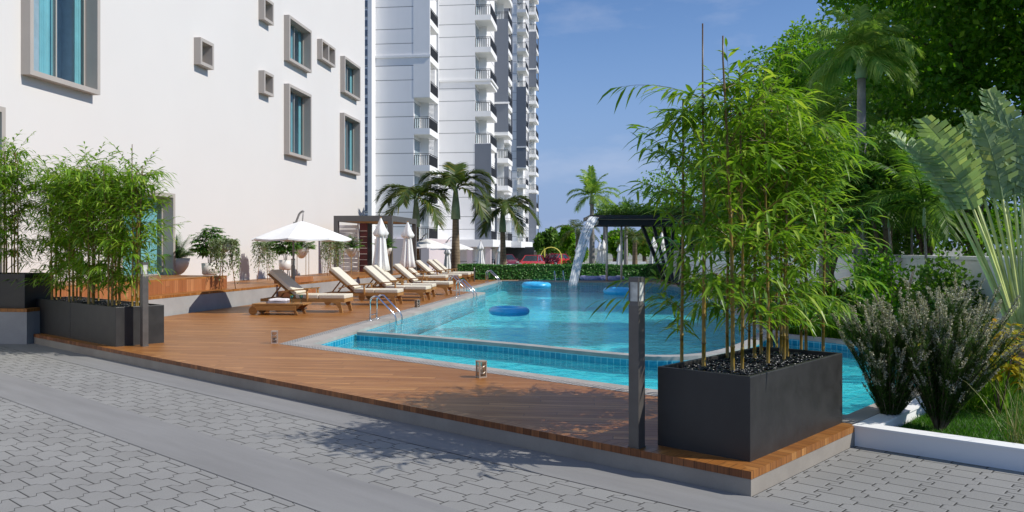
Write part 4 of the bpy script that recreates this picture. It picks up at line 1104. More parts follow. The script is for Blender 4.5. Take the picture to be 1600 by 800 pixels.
# ---- parasols
def make_cantilever(loc, label, Rr=1.13, h=1.64, rise=0.40, off=0.30, rz=0.0, s=1.0):
    """origin under the canopy centre; pole at x=-off*..."""
    r = empty('cantilever_parasol', loc, label, 'parasol', 'open white parasols', rz, s)
    n = 8; mb = MB(); vs = [(0,0,h+rise)]; rg = 6
    for j in range(1, rg+1):
        f = j/rg
        for k in range(n*4):
            a = 2*math.pi*k/(n*4); seg = (k % 4)/4; sag = math.sin(math.pi*seg)
            rr = Rr*f*(1-0.055*sag); z = h+rise*(1-f**1.12)-0.030*sag*f
            vs.append((rr*math.cos(a), rr*math.sin(a), z))
    N4 = n*4; fs = [(0,1+k,1+(k+1)%N4) for k in range(N4)]
    for j in range(rg-1):
        for k in range(N4): a0 = 1+j*N4+k; a1 = 1+j*N4+(k+1)%N4; fs.append((a0,a0+N4,a1+N4,a1))
    mb.add(vs, fs, False)
    # hanging hem
    b = len(mb.v); rim = vs[1+(rg-1)*N4:]
    mb.add(rim+[(p_[0],p_[1],p_[2]-0.035) for p_ in rim], [(k,N4+k,N4+(k+1)%N4,(k+1)%N4) for k in range(N4)])
    mb.build('canopy', M['canvas'], r, world=False)
    for k in range(n):
        a = 2*math.pi*k/n; m_ = MB(); m_.tube([(0.03*math.cos(a),0.03*math.sin(a),h+rise-0.03),(Rr*0.97*math.cos(a),Rr*0.97*math.sin(a),h-0.015)], 0.008, 5); m_.build('rib', M['pole_grey'], r, world=False)
    px_ = -off
    mb = MB(); P = [(px_,0.45,0.0),(px_,0.45,h+0.20),(px_+0.05,0.43,h+rise-0.05),(px_+0.12,0.35,h+rise+0.08),(px_+0.20,0.2,h+rise+0.17),(0.0,0.06,h+rise+0.22),(0.04,0.0,h+rise+0.21)]
    mb.tube(catmull(P, 5), 0.024, 10); mb.build('pole', M['pole_grey'], r, world=False)
    mb = MB(); mb.tube([(0.04,0,h+rise+0.22),(0.02,0,h+rise-0.02)], 0.012, 8); mb.build('hanger', M['pole_grey'], r, world=False)
    mb = MB(); mb.box(px_-0.25,0.2,0.0,px_+0.25,0.7,0.04); mb.build('base_plate', M['bollard'], r, world=False)
    return r
x0 = -4.76; c1 = make_cantilever((x0,18.75,DZ), 'large open white cantilever parasol over the nearest lounger')
x1, y1, _ = atd(667,387,37.5); copy_tree(c1, (x1,y1,-0.03), 0.1, label='open white parasol beyond the loungers, in front of the garage, left of the pair')
x1, y1, _ = atd(706,387,43.5); copy_tree(c1, (x1,y1,-0.10), 0.1, label='open white parasol beyond the loungers crossing the middle palm, right of the pair')
def make_closed(loc, label, s=1.0, rz=0.0):
    r = empty('closed_parasol', loc, label, 'parasol', 'closed white parasols', rz, s)
    mb = MB(); mb.tube([(0,0,0),(0,0,2.30)], 0.02, 8); mb.lathe([(0.0,2.34),(0.022,2.32),(0.022,2.28),(0,2.28)], 10); mb.build('pole', M['teak'], r, world=False)
    rip = lambda k, n, z: 1+0.22*math.cos(k*2*math.pi/n*8)*min(1, max(0, (2.2-z)*2))
    mb = MB(); mb.lathe([(0.02,2.30),(0.05,2.22),(0.12,2.02),(0.205,1.86),(0.17,1.78),(0.125,1.76)], 48, rip=lambda k,n,z: 1+0.16*math.cos(k*2*math.pi/n*4)*(1 if z < 2.1 else 0.4)); mb.build('top_flap', M['canvas'], r, world=False)
    mb = MB(); mb.lathe([(0.10,1.80),(0.125,1.6),(0.155,1.3),(0.19,1.0),(0.225,0.78),(0.19,0.76),(0.03,0.9)], 64, rip=lambda k,n,z: 1+0.24*math.cos(k*2*math.pi/n*8)); mb.build('canopy', M['canvas'], r, world=False)
    mb = MB(); mb.lathe([(0,0.0),(0.22,0.0),(0.22,0.05),(0.04,0.07),(0.03,0.2),(0,0.2)], 20); mb.build('base', M['bollard'], r, world=False)
    return r
cl = make_closed((*atd(595,440,24.2)[:2],DZ), 'closed white parasol standing behind the third lounger, nearer of the big two')
copy_tree(cl, (*atd(637,440,28.0)[:2],DZ), 0.3, label='closed white parasol right of the pergola post, farther of the big two')
copy_tree(cl, (*atd(699,440,46.0)[:2],-0.50), 0.7, s=0.98, label='closed white parasol in front of the garage, under the rim of an open parasol')
copy_tree(cl, (*atd(751,440,50.0)[:2],-0.25), 1.0, s=0.98, label='closed white parasol behind the hedge between two palms')
copy_tree(cl, (*atd(781,440,56.0)[:2],-0.30), 1.0, s=0.9, label='closed white parasol half hidden by the rightmost of the three palms')
for px, D, s, lb in ((903,52,0.95,'closed white parasol behind the hedge left of the grey palm trunk'),(937,50,1.0,'closed white parasol of a touching pair behind the hedge, left one'),(943,47,1.04,'closed white parasol of a touching pair behind the hedge, right one'),(968,55,0.95,'single closed white parasol right of the touching pair'),(1021,45,1.1,'closed white parasol behind the dark steel legs, left one'),(1034,44,1.2,'closed white parasol behind the dark steel legs, right one')):
    copy_tree(cl, (*atd(px,440,D)[:2], -0.35), rng.uniform(0,3), s=s, label=lb)

# ---- pergola
pg = empty('pergola', (-5.8,33.8,0.59), 'grey steel pergola with slatted roof standing on the terrace by the building', 'pergola')
A0 = Vector((-4.62,31.9)); Nn = Vector(NX); Ww = Vector(WX)
PWd = 2.32; PDp = 4.1; zt = 2.84
def pgb(mb, n0,n1,w0,w1,z0,z1):
    P = [A0+Nn*a+Ww*b for a,b in ((n0,w0),(n1,w0),(n1,w1),(n0,w1))]; mb.add([(p_.x,p_.y,z0) for p_ in P]+[(p_.x,p_.y,z1) for p_ in P], [(0,3,2,1),(4,5,6,7),(0,1,5,4),(1,2,6,5),(2,3,7,6),(3,0,4,7)])
for (n0, w0) in ((-PWd,0),(-0.17,0),(-0.17,PDp-0.17),(-PWd,PDp-0.17)):
    mb = MB(); pgb(mb, n0, n0+0.17, w0, w0+0.17, 0.59 if w0 < 1 else -0.6, zt-0.22); mb.build('post', M['steel'], pg)
mb = MB(); pgb(mb,-PWd,0,0,0.15,zt-0.22,zt); mb.build('beam', M['steel'], pg)
mb = MB(); pgb(mb,-PWd,0,PDp-0.15,PDp,zt-0.22,zt); mb.build('beam', M['steel'], pg)
mb = MB(); pgb(mb,-0.15,0,0.151,PDp-0.151,zt-0.22,zt-0.002); mb.build('beam', M['steel'], pg)
mb = MB(); pgb(mb,-PWd,-PWd+0.15,0.151,PDp-0.151,zt-0.22,zt-0.002); mb.build('beam', M['steel'], pg)
mb = MB()
for i in range(20): pgb(mb, -PWd+0.151, -0.151, 0.25+i*0.19, 0.25+i*0.19+0.05, zt-0.20, zt-0.05)
mb.build('slats', M['teak'], pg)
# louvred panel and dark red door
mb = MB()
for i in range(11): pgb(mb, -2.96, -2.12, 2.4, 2.45, 0.65+i*0.175, 0.65+i*0.175+0.14)
pgb(mb,-2.12,-2.07,2.38,2.47,0.59,2.6)
mb.build('louvred_screen', M['scr'] if 'scr' in M else M['frame'], pg)
mb = MB(); pgb(mb,-2.06,-1.72,2.5,2.56,0.59,2.62); dr = mb.build('door', M['door_red'], pg)
mb = MB(); 
for i in range(7): pgb(mb,-2.04,-1.74,2.485,2.499,0.85+i*0.24,0.87+i*0.24)
mb.build('door_trim', M['white_pot'], dr)
mb = MB(); pgb(mb,-1.71,-1.55,2.5,2.62,0.59,2.62); mb.build('jamb', M['room_dark'], pg)

# ---- potted plants on the terrace
def fan_plant(mb, c, n, L, wd, el0, el1, droop, seed, nl=14, leafL=0.12, leafW=0.02):
    """pinnate fronds arching from a point"""
    r_ = random.Random(seed)
    for i in range(n):
        a = 2*math.pi*(i+r_.random()*0.6)/n; el = R(r_.uniform(el0, el1)); d = Vector((math.cos(a)*math.cos(el), math.sin(a)*math.cos(el), math.sin(el))); p_ = Vector(c); ll = L*r_.uniform(0.75,1.1)
        pts = [p_.copy()]; sg = 8
        for k in range(sg):
            d = (d+Vector((0,0,-droop/sg))).normalized(); p_ = p_+d*ll/sg; pts.append(p_.copy())
        mb.tube(pts, [0.004*(1-k/(sg+1))+0.001 for k in range(sg+1)], 3, False)
        for k in range(nl):
            t = 0.22+0.78*k/(nl-1); j = min(sg-1, int(t*sg)); q_ = pts[j].lerp(pts[j+1], t*sg-j); dd = (pts[j+1]-pts[j]).normalized(); sd_ = dd.cross(Vector((0,0,1))).normalized()
            for sg_ in (-1,1): leaf_strip(mb, q_, dd*0.7+sd_*sg_*0.9+Vector((0,0,-0.15)), Vector((0,0,1)), leafL*(0.6+0.8*math.sin(math.pi*(0.15+0.8*t)))*r_.uniform(0.8,1.1), leafW, 0.6)
def bush_leaves(mb, c, rad, n, lL, lW, seed, up=0.3, droop=0.6, whorl=1):
    r_ = random.Random(seed)
    for i in range(n):
        a = r_.uniform(0, 6.283); z = r_.uniform(-0.9, 1); q_ = math.sqrt(max(0, 1-z*z)); f = r_.uniform(0.45, 1.0)
        o_ = Vector((math.cos(a)*q_*rad[0], math.sin(a)*q_*rad[1], z*rad[2]))*f; p_ = Vector(c)+o_
        for k in range(whorl):
            b = a+k*6.283/max(1,whorl)+r_.uniform(-.3,.3)
            d = o_.normalized()*0.5+Vector((math.cos(b), math.sin(b), up+r_.uniform(-0.3,0.3)))
            leaf_strip(mb, p_, d, Vector((r_.uniform(-.3,.3),r_.uniform(-.3,.3),1)), lL*r_.uniform(0.7,1.15), lW, droop)
def pot(r, prof, z=0.0, mat='white_pot'):
    mb = MB(); mb.lathe([(a, b+z) for a, b in prof], 28); return mb.build('pot', M[mat], r, world=False)
def mk_bowl_palm(loc, label, group=None):
    r = empty('potted_palm', loc, label, 'potted plant', group)
    pot(r, [(0,0),(0.10,0.0),(0.17,0.05),(0.27,0.2),(0.32,0.42),(0.30,0.42),(0.25,0.36),(0,0.36)])
    mb = MB(); fan_plant(mb, (0,0,0.36), 34, 0.66, 0.02, 42, 88, 0.95, 5, 16, 0.15, 0.026); mb.build('foliage', M['pot_leaf'], r, world=False); return r
def mk_schefflera(loc, label, stand=False, group=None, s=1.0):
    r = empty('potted_umbrella_plant', loc, label, 'potted plant', group, 0, s); z = 0.0
    if stand:
        z = 0.42
        for k in range(4):
            a = 0.785+k*1.5708; mb = MB(); mb.bar((0.18*math.cos(a),0.18*math.sin(a),0),(0.11*math.cos(a),0.11*math.sin(a),0.45),0.02,0.02); mb.build('stand_leg', M['rail'], r, world=False)
        mb = MB(); mb.box(-0.14,-0.14,0.10,0.14,0.14,0.12); mb.build('stand_shelf', M['rail'], r, world=False)
    pot(r, [(0,0),(0.15,0.0),(0.19,0.03),(0.205,0.30),(0.185,0.30),(0.17,0.26),(0,0.26)], z)
    mb = MB()
    r_ = random.Random(9)
    for k in range(4): a = k*1.7; mb.tube([(0.03*math.cos(a),0.03*math.sin(a),z+0.25),(0.06*math.cos(a),0.06*math.sin(a),z+0.6),(0.14*math.cos(a),0.14*math.sin(a),z+1.0)], [0.012,0.01,0.006], 6)
    mb.build('stem', M['bark'], r, world=False)
    mb = MB(); bush_leaves(mb, (0,0,z+0.85), (0.42,0.42,0.46), 190, 0.16, 0.052, 21, 0.15, 0.7, 6); mb.build('foliage', M['pot_leaf'], r, world=False); return r
def mk_trailing(loc, label, h=0.95, s=1.0, seed=4, group=None):
    r = empty('trailing_plant', loc, label, 'potted plant', group, 0, s)
    for k in range(3):
        a = 0.5+k*2.094; mb = MB(); mb.tube([(0.24*math.cos(a),0.24*math.sin(a),0),(0.10*math.cos(a),0.10*math.sin(a),h)], 0.010, 6); mb.build('stand_leg', M['gold'], r, world=False)
    mb = MB(); mb.lathe([(0,h-0.18),(0.06,h-0.17),(0.14,h-0.04),(0.155,h+0.06),(0.14,h+0.06),(0,h+0.02)], 20); mb.build('pot', M['white_pot'], r, world=False)
    mb = MB(); r_ = random.Random(seed)
    for i in range(66):
        a = r_.uniform(0, 6.283); rr = r_.uniform(0.16, 0.36); L = r_.uniform(0.25, 0.98)*h*0.95
        p_ = Vector((0.10*math.cos(a),0.10*math.sin(a),h+0.05)); tp = Vector((rr*math.cos(a),rr*math.sin(a),h+r_.uniform(0.02,0.16)))
        pts = catmull([tuple(p_), tuple(tp), (tp.x*1.12,tp.y*1.12,tp.z-L*0.5), (tp.x*1.14,tp.y*1.14,tp.z-L)], 4)
        for k in range(len(pts)-1):
            q_ = Vector(pts[k])
            for m_ in range(3): b = r_.uniform(0,6.283); leaf_strip(mb, q_+(Vector(pts[k+1])-q_)*r_.random(), Vector((math.cos(b),math.sin(b),r_.uniform(-0.9,0.3))), Vector((0,0,1)), r_.uniform(0.05,0.085), 0.030, 0.5)
    mb.build('foliage', M['trail_leaf'], r, world=False); return r
def mk_stand_palm(loc, label, h=0.62, s=1.0, group=None):
    r = empty('potted_palm', loc, label, 'potted plant', group, 0, s)
    for k in range(4):
        a = 0.785+k*1.5708; mb = MB(); mb.bar((0.27*math.cos(a),0.27*math.sin(a),0),(0.27*math.cos(a),0.27*math.sin(a),h+0.12),0.016,0.016); mb.build('stand_leg', M['gold'], r, world=False)
    mb = MB()
    for k in range(4): a, b = 0.785+k*1.5708, 0.785+(k+1)*1.5708; mb.bar((0.27*math.cos(a),0.27*math.sin(a),h+0.1),(0.27*math.cos(b),0.27*math.sin(b),h+0.1),0.016,0.016)
    mb.build('stand_rim', M['gold'], r, world=False)
    pot(r, [(0,-0.12),(0.08,-0.10),(0.18,0.02),(0.24,0.18),(0.235,0.22),(0.21,0.22),(0,0.16)], h)
    mb = MB(); fan_plant(mb, (0,0,h+0.16), 30, 0.56, 0.02, 38, 88, 1.0, 8, 15, 0.14, 0.026); mb.build('foliage', M['pot_leaf'], r, world=False); return r
def tpx(px, py, z): D = FPX*(CZ-z)/(py-HY); return ((px-800)/FPX*D, D, z)
mk_bowl_palm(tpx(277,428.5,0.905), 'feathery palm in a round white bowl on the timber step by the glazed door')
mk_schefflera(tpx(328,429.5,0.905), 'leafy umbrella plant in a white cylinder pot at the end of the timber step')
tr = mk_trailing(tpx(352,452,0.59), 'grey green trailing plant on brass legs in front of the timber step', 1.08)
x_, y_, z_ = tpx(414,438,0.59); copy_tree(tr, (x_-0.0,y_,z_), 1.0, s=0.98, label='grey green trailing plant against the white wall left of the parasol pole')
mk_schefflera(tpx(446,443.0,0.59), 'umbrella plant in a white pot on a black stand behind the parasol pole', True, s=0.92)
sp_ = mk_stand_palm(tpx(471,436,0.59), 'palm in a white bowl on a brass stand against the white wall under the parasol', 0.78)
copy_tree(tr, tpx(519,431,0.59), 2.0, s=1.05, label='grey green trailing plant hanging beside the left pergola post')
copy_tree(sp_, tpx(549,430,0.59), 1.0, s=1.0, label='palm in a white bowl on a brass stand in front of the louvred screen')
copy_tree(sp_, tpx(603,428.5,0.59), 2.0, s=1.0, label='palm in a white bowl on a brass stand behind the nearer closed parasol')
# ================================================================== VEGETATION
def leaf_cloud(clumps, n, size, seed, aspect=0.62, fold=0.25, up=0.25):
    """numpy cloud of folded diamond leaves; clumps = [(cx,cy,cz,rx,ry,rz,weight)]"""
    r_ = np.random.default_rng(seed); cl_ = np.array(clumps, dtype=float)
    wts = cl_[:,6]/cl_[:,6].sum(); idx = r_.choice(len(cl_), n, p=wts); c = cl_[idx]
    d = r_.normal(size=(n,3)); d /= np.linalg.norm(d, axis=1)[:,None]
    rad = r_.uniform(0.35, 1.0, n)**0.55*(1+r_.normal(size=n)*0.08)
    P = c[:,:3]+d*c[:,3:6]*rad[:,None]
    a = r_.normal(size=(n,3)); a[:,2] -= 0.3; a += d*0.4; a /= np.linalg.norm(a, axis=1)[:,None]
    nn = r_.normal(size=(n,3))*0.8; nn[:,2] += up*3; nn += d*0.6; nn -= a*(nn*a).sum(1)[:,None]; nn /= np.linalg.norm(nn, axis=1)[:,None]
    b = np.cross(a, nn); s_ = size*r_.uniform(0.65, 1.2, n)[:,None]
    v0 = P; v1 = P+a*s_*0.45+b*s_*aspect*0.5+nn*s_*fold*0.3; v2 = P+a*s_; v3 = P+a*s_*0.45-b*s_*aspect*0.5+nn*s_*fold*0.3
    V = np.stack([v0,v1,v2,v3],1).reshape(-1,3); k = np.arange(n)[:,None]*4
    F = np.concatenate([k+np.array([[0,1,2]]), k+np.array([[0,2,3]])],0)
    return V, F
def crown_clumps(c, r, n, seed, rf=(0.22,0.42)):
    r_ = random.Random(seed); out_ = []
    for i in range(n):
        z = r_.uniform(-0.85, 1); a = r_.uniform(0, 6.283); q_ = math.sqrt(1-z*z); f = r_.uniform(0.35, 0.88); k = r_.uniform(*rf)
        out_.append((c[0]+r[0]*q_*math.cos(a)*f, c[1]+r[1]*q_*math.sin(a)*f, c[2]+r[2]*z*f, r[0]*k, r[1]*k, r[2]*k*0.8, k**2))
    return out_
def tree(loc, H, cc, cr_, n, size, mat, label, seed, nc=26, tr=0.16, group=None, rf=(0.22,0.42), cat='tree', trunk_mat='bark', limbs=6):
    """cc: crown centre relative to loc"""
    root = empty('tree', loc, label, cat, group); r_ = random.Random(seed)
    mb = MB(); top = Vector((cc[0]*0.6, cc[1]*0.6, cc[2]-cr_[2]*0.2)); lx, ly = r_.uniform(-.15,.15), r_.uniform(-.15,.15)
    P = [(0,0,0),(0.02+lx*0.3,ly*0.3,top.z*0.25),(top.x*0.4+lx,top.y*0.4+ly,top.z*0.6),tuple(top)]
    mb.tube(catmull(P,4), [tr*(1.25-0.75*i/12) for i in range(13)], 9); cl_ = crown_clumps(cc, cr_, nc, seed, rf)
    for k in range(limbs):
        t = cl_[k*3 % nc]; b0 = Vector(catmull(P,4)[5+(k % 6)]); mid = b0.lerp(Vector(t[:3]), 0.5)+Vector((0,0,0.15*cr_[2]))
        mb.tube(catmull([tuple(b0), tuple(mid), t[:3]], 4), [tr*0.5*(1-0.1*i) for i in range(9)], 6)
    mb.build('trunk', M[trunk_mat], root, world=False)
    V, F = leaf_cloud(cl_, n, size, seed); m2 = MB(); m2.arr(V, F); m2.build('crown', M[mat], root, world=False)
    return root
def frond(mb, c, az, el, L, droop, nl, lL, lW, sag=0.5, seed=0, rach=0.016, fan=0.85, t0=0.12, rmb=None):
    r_ = random.Random(seed); d = Vector((math.cos(az)*math.cos(el), math.sin(az)*math.cos(el), math.sin(el))); p = Vector(c); pts = [p.copy()]; sg = 12
    for k in range(sg):
        d = (d+Vector((0,0,-droop/sg*(0.5+1.1*k/sg)))).normalized(); p = p+d*L/sg; pts.append(p.copy())
    (rmb or mb).tube(pts, [rach*(1-0.85*k/sg) for k in range(sg+1)], 4, False)
    for k in range(nl):
        t = t0+(1-t0)*k/(nl-1); f = min(sg-1e-3, t*sg); j = int(f); q_ = pts[j].lerp(pts[j+1], f-j); dd = (pts[j+1]-pts[j]).normalized()
        sd_ = dd.cross(Vector((0,0,1))); sd_ = sd_.normalized() if sd_.length > 1e-3 else Vector((1,0,0)); un = sd_.cross(dd)
        ll = lL*(0.45+0.75*math.sin(math.pi*min(1, 0.18+0.80*t)))*r_.uniform(0.85,1.1)
        for s_ in (-1,1):
            ld = dd*(0.55+0.5*t)+sd_*s_*fan+un*r_.uniform(0.0,0.45); ld.normalize()
            w_ = sd_*0+dd*lW/2; e1 = q_+ld*ll*0.5-Vector((0,0,ll*sag*0.18)); e2 = q_+ld*ll-Vector((0,0,ll*sag*0.72))
            mb.add([q_-w_*0.6, q_+w_*0.6, e1+w_, e1-w_, e2], [(0,1,2,3),(3,2,4)])
def palm(loc, H, r0, label, seed, nf=10, L=2.0, el=(20,75), droop=1.7, nl=34, lL=0.42, lW=0.03, mat='frond', shaft=0.7, trunk='ptrunk', lean=(0,0), group=None, sag=0.7, azs=None, bulge=1.0, name='palm_tree', s=1.0, rach=0.016):
    root = empty(name, loc, label, 'palm tree', group, 0, s); r_ = random.Random(seed)
    P = [(0,0,0),(lean[0]*0.2,lean[1]*0.2,H*0.35),(lean[0]*0.6,lean[1]*0.6,H*0.7),(lean[0],lean[1],H)]; C_ = catmull(P, 5)
    mb = MB(); mb.tube(C_, [r0*(1.12-0.02*i+0.08*math.sin(i*0.35)*bulge) for i in range(len(C_))], 12); mb.build('trunk', M[trunk], root, world=False)
    top = Vector((lean[0], lean[1], H+shaft))
    if shaft > 0:
        mb = MB(); mb.tube([(lean[0],lean[1],H-0.02),(lean[0],lean[1],H+shaft*0.3),(lean[0],lean[1],H+shaft*0.75),tuple(top)], [r0*1.12,r0*1.0,r0*0.62,r0*0.4], 12); mb.build('crownshaft', M['pshaft'], root, world=False)
    for i in range(nf):
        if azs: az, e = R(azs[i][0]), R(azs[i][1])
        else: az = 2*math.pi*(i*0.382)+r_.uniform(-.2,.2); e = R(el[0]+(el[1]-el[0])*((i+0.5)/nf)+r_.uniform(-6,6))
        mb = MB(); frond(mb, top-Vector((0,0,0.12)), az, e, L*r_.uniform(0.85,1.1), droop*r_.uniform(0.85,1.15), nl, lL, lW, sag, seed*31+i, rach); mb.build('frond', M[mat], root, world=False)
    return root

# hedge behind the pool
def hedge(a, b, dep, z0, z1, label, n, size, seed):
    a, b = Vector(a), Vector(b); d = (b-a).normalized(); nn = Vector((-d.y, d.x)); L = (b-a).length
    root = empty('hedge', (*((a+b)/2), z0), label, 'hedge')
    P = [a+nn*0.06, b+nn*0.06, b+nn*(dep-.06), a+nn*(dep-.06)]; mb = MB(); mb.prism([(p_.x,p_.y) for p_ in P], z0, z1-0.06); mb.build('branches', M['heath_green'], root)
    r_ = np.random.default_rng(seed); t = r_.uniform(0, 1, n); u_ = r_.uniform(0, 1, n); face = r_.uniform(0, 1, n) < 0.62
    off = np.where(face, r_.uniform(0, 0.10, n), r_.uniform(0, dep, n)); zz = np.where(face, z0+(z1-z0)*u_, z1-r_.uniform(0, 0.09, n)+0.03*np.sin(t*L*2.3))
    c = np.stack([a.x+d.x*L*t+nn.x*off, a.y+d.y*L*t+nn.y*off, zz], 1)
    nrm = np.where(face[:,None], np.array([-nn.x,-nn.y,0.5]), np.array([0,0,1.0]))+r_.normal(size=(n,3))*0.55; nrm /= np.linalg.norm(nrm,axis=1)[:,None]
    q_ = r_.normal(size=(n,3)); q_ -= nrm*(q_*nrm).sum(1)[:,None]; q_ /= np.linalg.norm(q_,axis=1)[:,None]; b_ = np.cross(q_, nrm); s_ = size*r_.uniform(0.7,1.3,n)[:,None]
    V = np.stack([c-q_*s_*.5, c+b_*s_*.33, c+q_*s_*.5, c-b_*s_*.33],1).reshape(-1,3); F = np.arange(n*4).reshape(-1,4)
    m2 = MB(); m2.arr(V, F); m2.build('leaves', M['hedge'], root)
hedge((-2.45,37.25), (9.2,37.15), 0.75, DZ, 0.84, 'long clipped green hedge across the far end of the pool deck', 15000, 0.09, 3)

# three palms in front of the tower
G3 = 'three palms in front of the apartment tower'
D_ = 39.0; px = lambda p_, D: (p_-800)/FPX*D
def zat(py, D): return CZ-(py-HY)/FPX*D
az7 = [(180,60),(2,62),(198,34),(-12,34),(-95,50),(212,6),(-38,8),(95,70),(150,50),(28,52)]
palm((px(712,39),39,-0.6), zat(342,39)+0.6, 0.205, 'tallest and middle palm of the three in front of the tower', 3, 10, 2.25, sag=0.42, droop=2.3, azs=az7, shaft=1.55, group=G3, lL=0.74, lW=0.085, nl=60, rach=0.04)
az8 = [(178,54),(8,62),(194,28),(-12,32),(-100,45),(222,2),(-42,4),(145,48),(35,50)]
palm((px(650,37.6),37.6,-0.6), zat(354,37.6)+0.6, 0.17, 'left palm of the three, rising behind the pergola post', 5, 9, 2.15, sag=0.42, droop=2.3, azs=az8, shaft=1.4, group=G3, lL=0.70, lW=0.08, nl=60, rach=0.04)
az9 = [(172,56),(6,56),(190,24),(-12,22),(-80,42),(228,-2),(-40,-4),(145,44),(35,46)]
palm((px(787,41),41,-0.6), zat(362,41)+0.6, 0.165, 'right palm of the three, nearest the red car', 8, 9, 2.0, sag=0.42, droop=2.2, azs=az9, shaft=1.3, group=G3, lL=0.70, lW=0.08, nl=60, rach=0.04, lean=(-0.05,0))
# far palms at the right end
GFp = 'palms beyond the hedge'
palm((px(925,42),42,-0.6), zat(318,42)+0.6, 0.135, 'tall bright green palm with grey trunk behind the waterfall', 12, 16, 1.55, (0,85), 1.5, 40, 0.42, 0.05, 'frond_l', 0.5, 'ptrunk_g', group=GFp, sag=0.6)
palm((px(903,60),60,-0.6), zat(365,60)+0.6, 0.2, 'dark palm with drooping fronds left of the grey palm trunk', 14, 9, 2.1, (0,60), 1.7, 30, 0.55, 0.06, 'frond', 0.4, group=GFp)
palm((px(978,52),52,-0.6), zat(345,52)+0.6, 0.12, 'slender palm with a stiff pale crown above the steel canopy', 15, 14, 1.3, (20,88), 0.9, 24, 0.5, 0.05, 'leaf_far', 0.3, 'ptrunk_g', group=GFp)
palm((px(992,46),46,-0.6), zat(375,46)+0.6, 0.15, 'palm with brown trunk under the steel canopy, left of the single closed parasol', 16, 10, 1.5, (10,70), 1.4, 24, 0.45, 0.05, 'frond', 0.2, group=GFp)
palm((px(945,58),58,-0.6), zat(345,58)+0.6, 0.15, 'smaller grey green palm just right of the tall bright one', 17, 12, 1.7, (0,80), 1.5, 26, 0.5, 0.05, 'leaf_far', 0.3, 'ptrunk_g', group=GFp)
# tall feather palms on the right
GR = 'feather palms on the right side'
palm((px(1346,15.5),15.5,0), 4.78, 0.10, 'big pale feather palm standing highest on the right, its crown against the sky', 21, 20, 1.08, (5,90), 1.7, 60, 0.42, 0.026, 'frond_l', 0.45, 'ptrunk_g', group=GR, sag=0.95)
palm((px(1288,18),18,0), 3.75, 0.10, 'feather palm with arching fronds just behind the bamboo tops', 22, 16, 1.5, (5,80), 1.8, 54, 0.5, 0.028, 'frond_l', 0.5, 'ptrunk_g', group=GR, sag=0.9)
# areca palms under the trees
ar = [(1356,14.5,2.1,'thin banded palm stem left of the orange stemmed one'),(1398,14.0,1.9,'thin palm with an orange brown stem before the dark shrubs'),(1340,15.5,1.7,'low thin palm leaning behind the heather, left'),(1452,13.0,1.9,'dark green feather palm left of the big fan palm'),(1425,15.5,2.6,'taller dark feather palm between the trees and the fan palm'),(1305,17.5,2.3,'dark feather palm behind the right side of the bamboo')]
for i, (p_, D, H, lb) in enumerate(ar):
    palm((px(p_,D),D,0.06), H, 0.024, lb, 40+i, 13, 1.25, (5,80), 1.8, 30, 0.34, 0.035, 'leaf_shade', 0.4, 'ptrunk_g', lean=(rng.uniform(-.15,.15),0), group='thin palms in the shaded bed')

# broadleaf trees on the right
GT = 'broadleaf trees on the right'
tree((10.8,17.0,0), 6, (-0.4,-0.2,6.4), (3.9,3.0,3.7), 40000, 0.155, 'leaf_dark', 'huge dark broadleaf tree filling the top right corner', 51, 60, 0.25, GT, (0.20,0.36))
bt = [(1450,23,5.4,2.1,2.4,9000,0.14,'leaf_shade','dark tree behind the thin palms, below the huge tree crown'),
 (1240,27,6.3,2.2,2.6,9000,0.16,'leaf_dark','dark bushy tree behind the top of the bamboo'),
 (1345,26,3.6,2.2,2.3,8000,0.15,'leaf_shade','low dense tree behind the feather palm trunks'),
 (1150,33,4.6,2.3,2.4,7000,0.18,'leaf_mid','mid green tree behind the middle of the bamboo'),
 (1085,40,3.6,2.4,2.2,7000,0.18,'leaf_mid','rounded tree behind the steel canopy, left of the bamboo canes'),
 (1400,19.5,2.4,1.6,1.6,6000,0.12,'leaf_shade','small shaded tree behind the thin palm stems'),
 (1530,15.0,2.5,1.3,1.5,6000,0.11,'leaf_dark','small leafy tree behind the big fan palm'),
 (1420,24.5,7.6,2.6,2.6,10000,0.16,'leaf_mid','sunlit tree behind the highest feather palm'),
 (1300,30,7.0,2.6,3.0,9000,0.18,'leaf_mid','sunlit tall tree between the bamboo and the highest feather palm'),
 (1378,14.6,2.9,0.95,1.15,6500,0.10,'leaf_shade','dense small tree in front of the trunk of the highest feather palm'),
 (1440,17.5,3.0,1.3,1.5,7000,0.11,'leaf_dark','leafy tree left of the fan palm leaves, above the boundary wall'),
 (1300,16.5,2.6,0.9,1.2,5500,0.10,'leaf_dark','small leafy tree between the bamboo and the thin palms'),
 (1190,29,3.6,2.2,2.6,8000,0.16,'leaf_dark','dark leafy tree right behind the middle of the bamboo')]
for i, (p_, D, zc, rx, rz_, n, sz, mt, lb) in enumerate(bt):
    tree((px(p_,D),D,0.0), zc, (0,0,zc), (rx,rx,rz_), n, sz, mt, lb, 60+i, 30, 0.10, GT, (0.24,0.42))
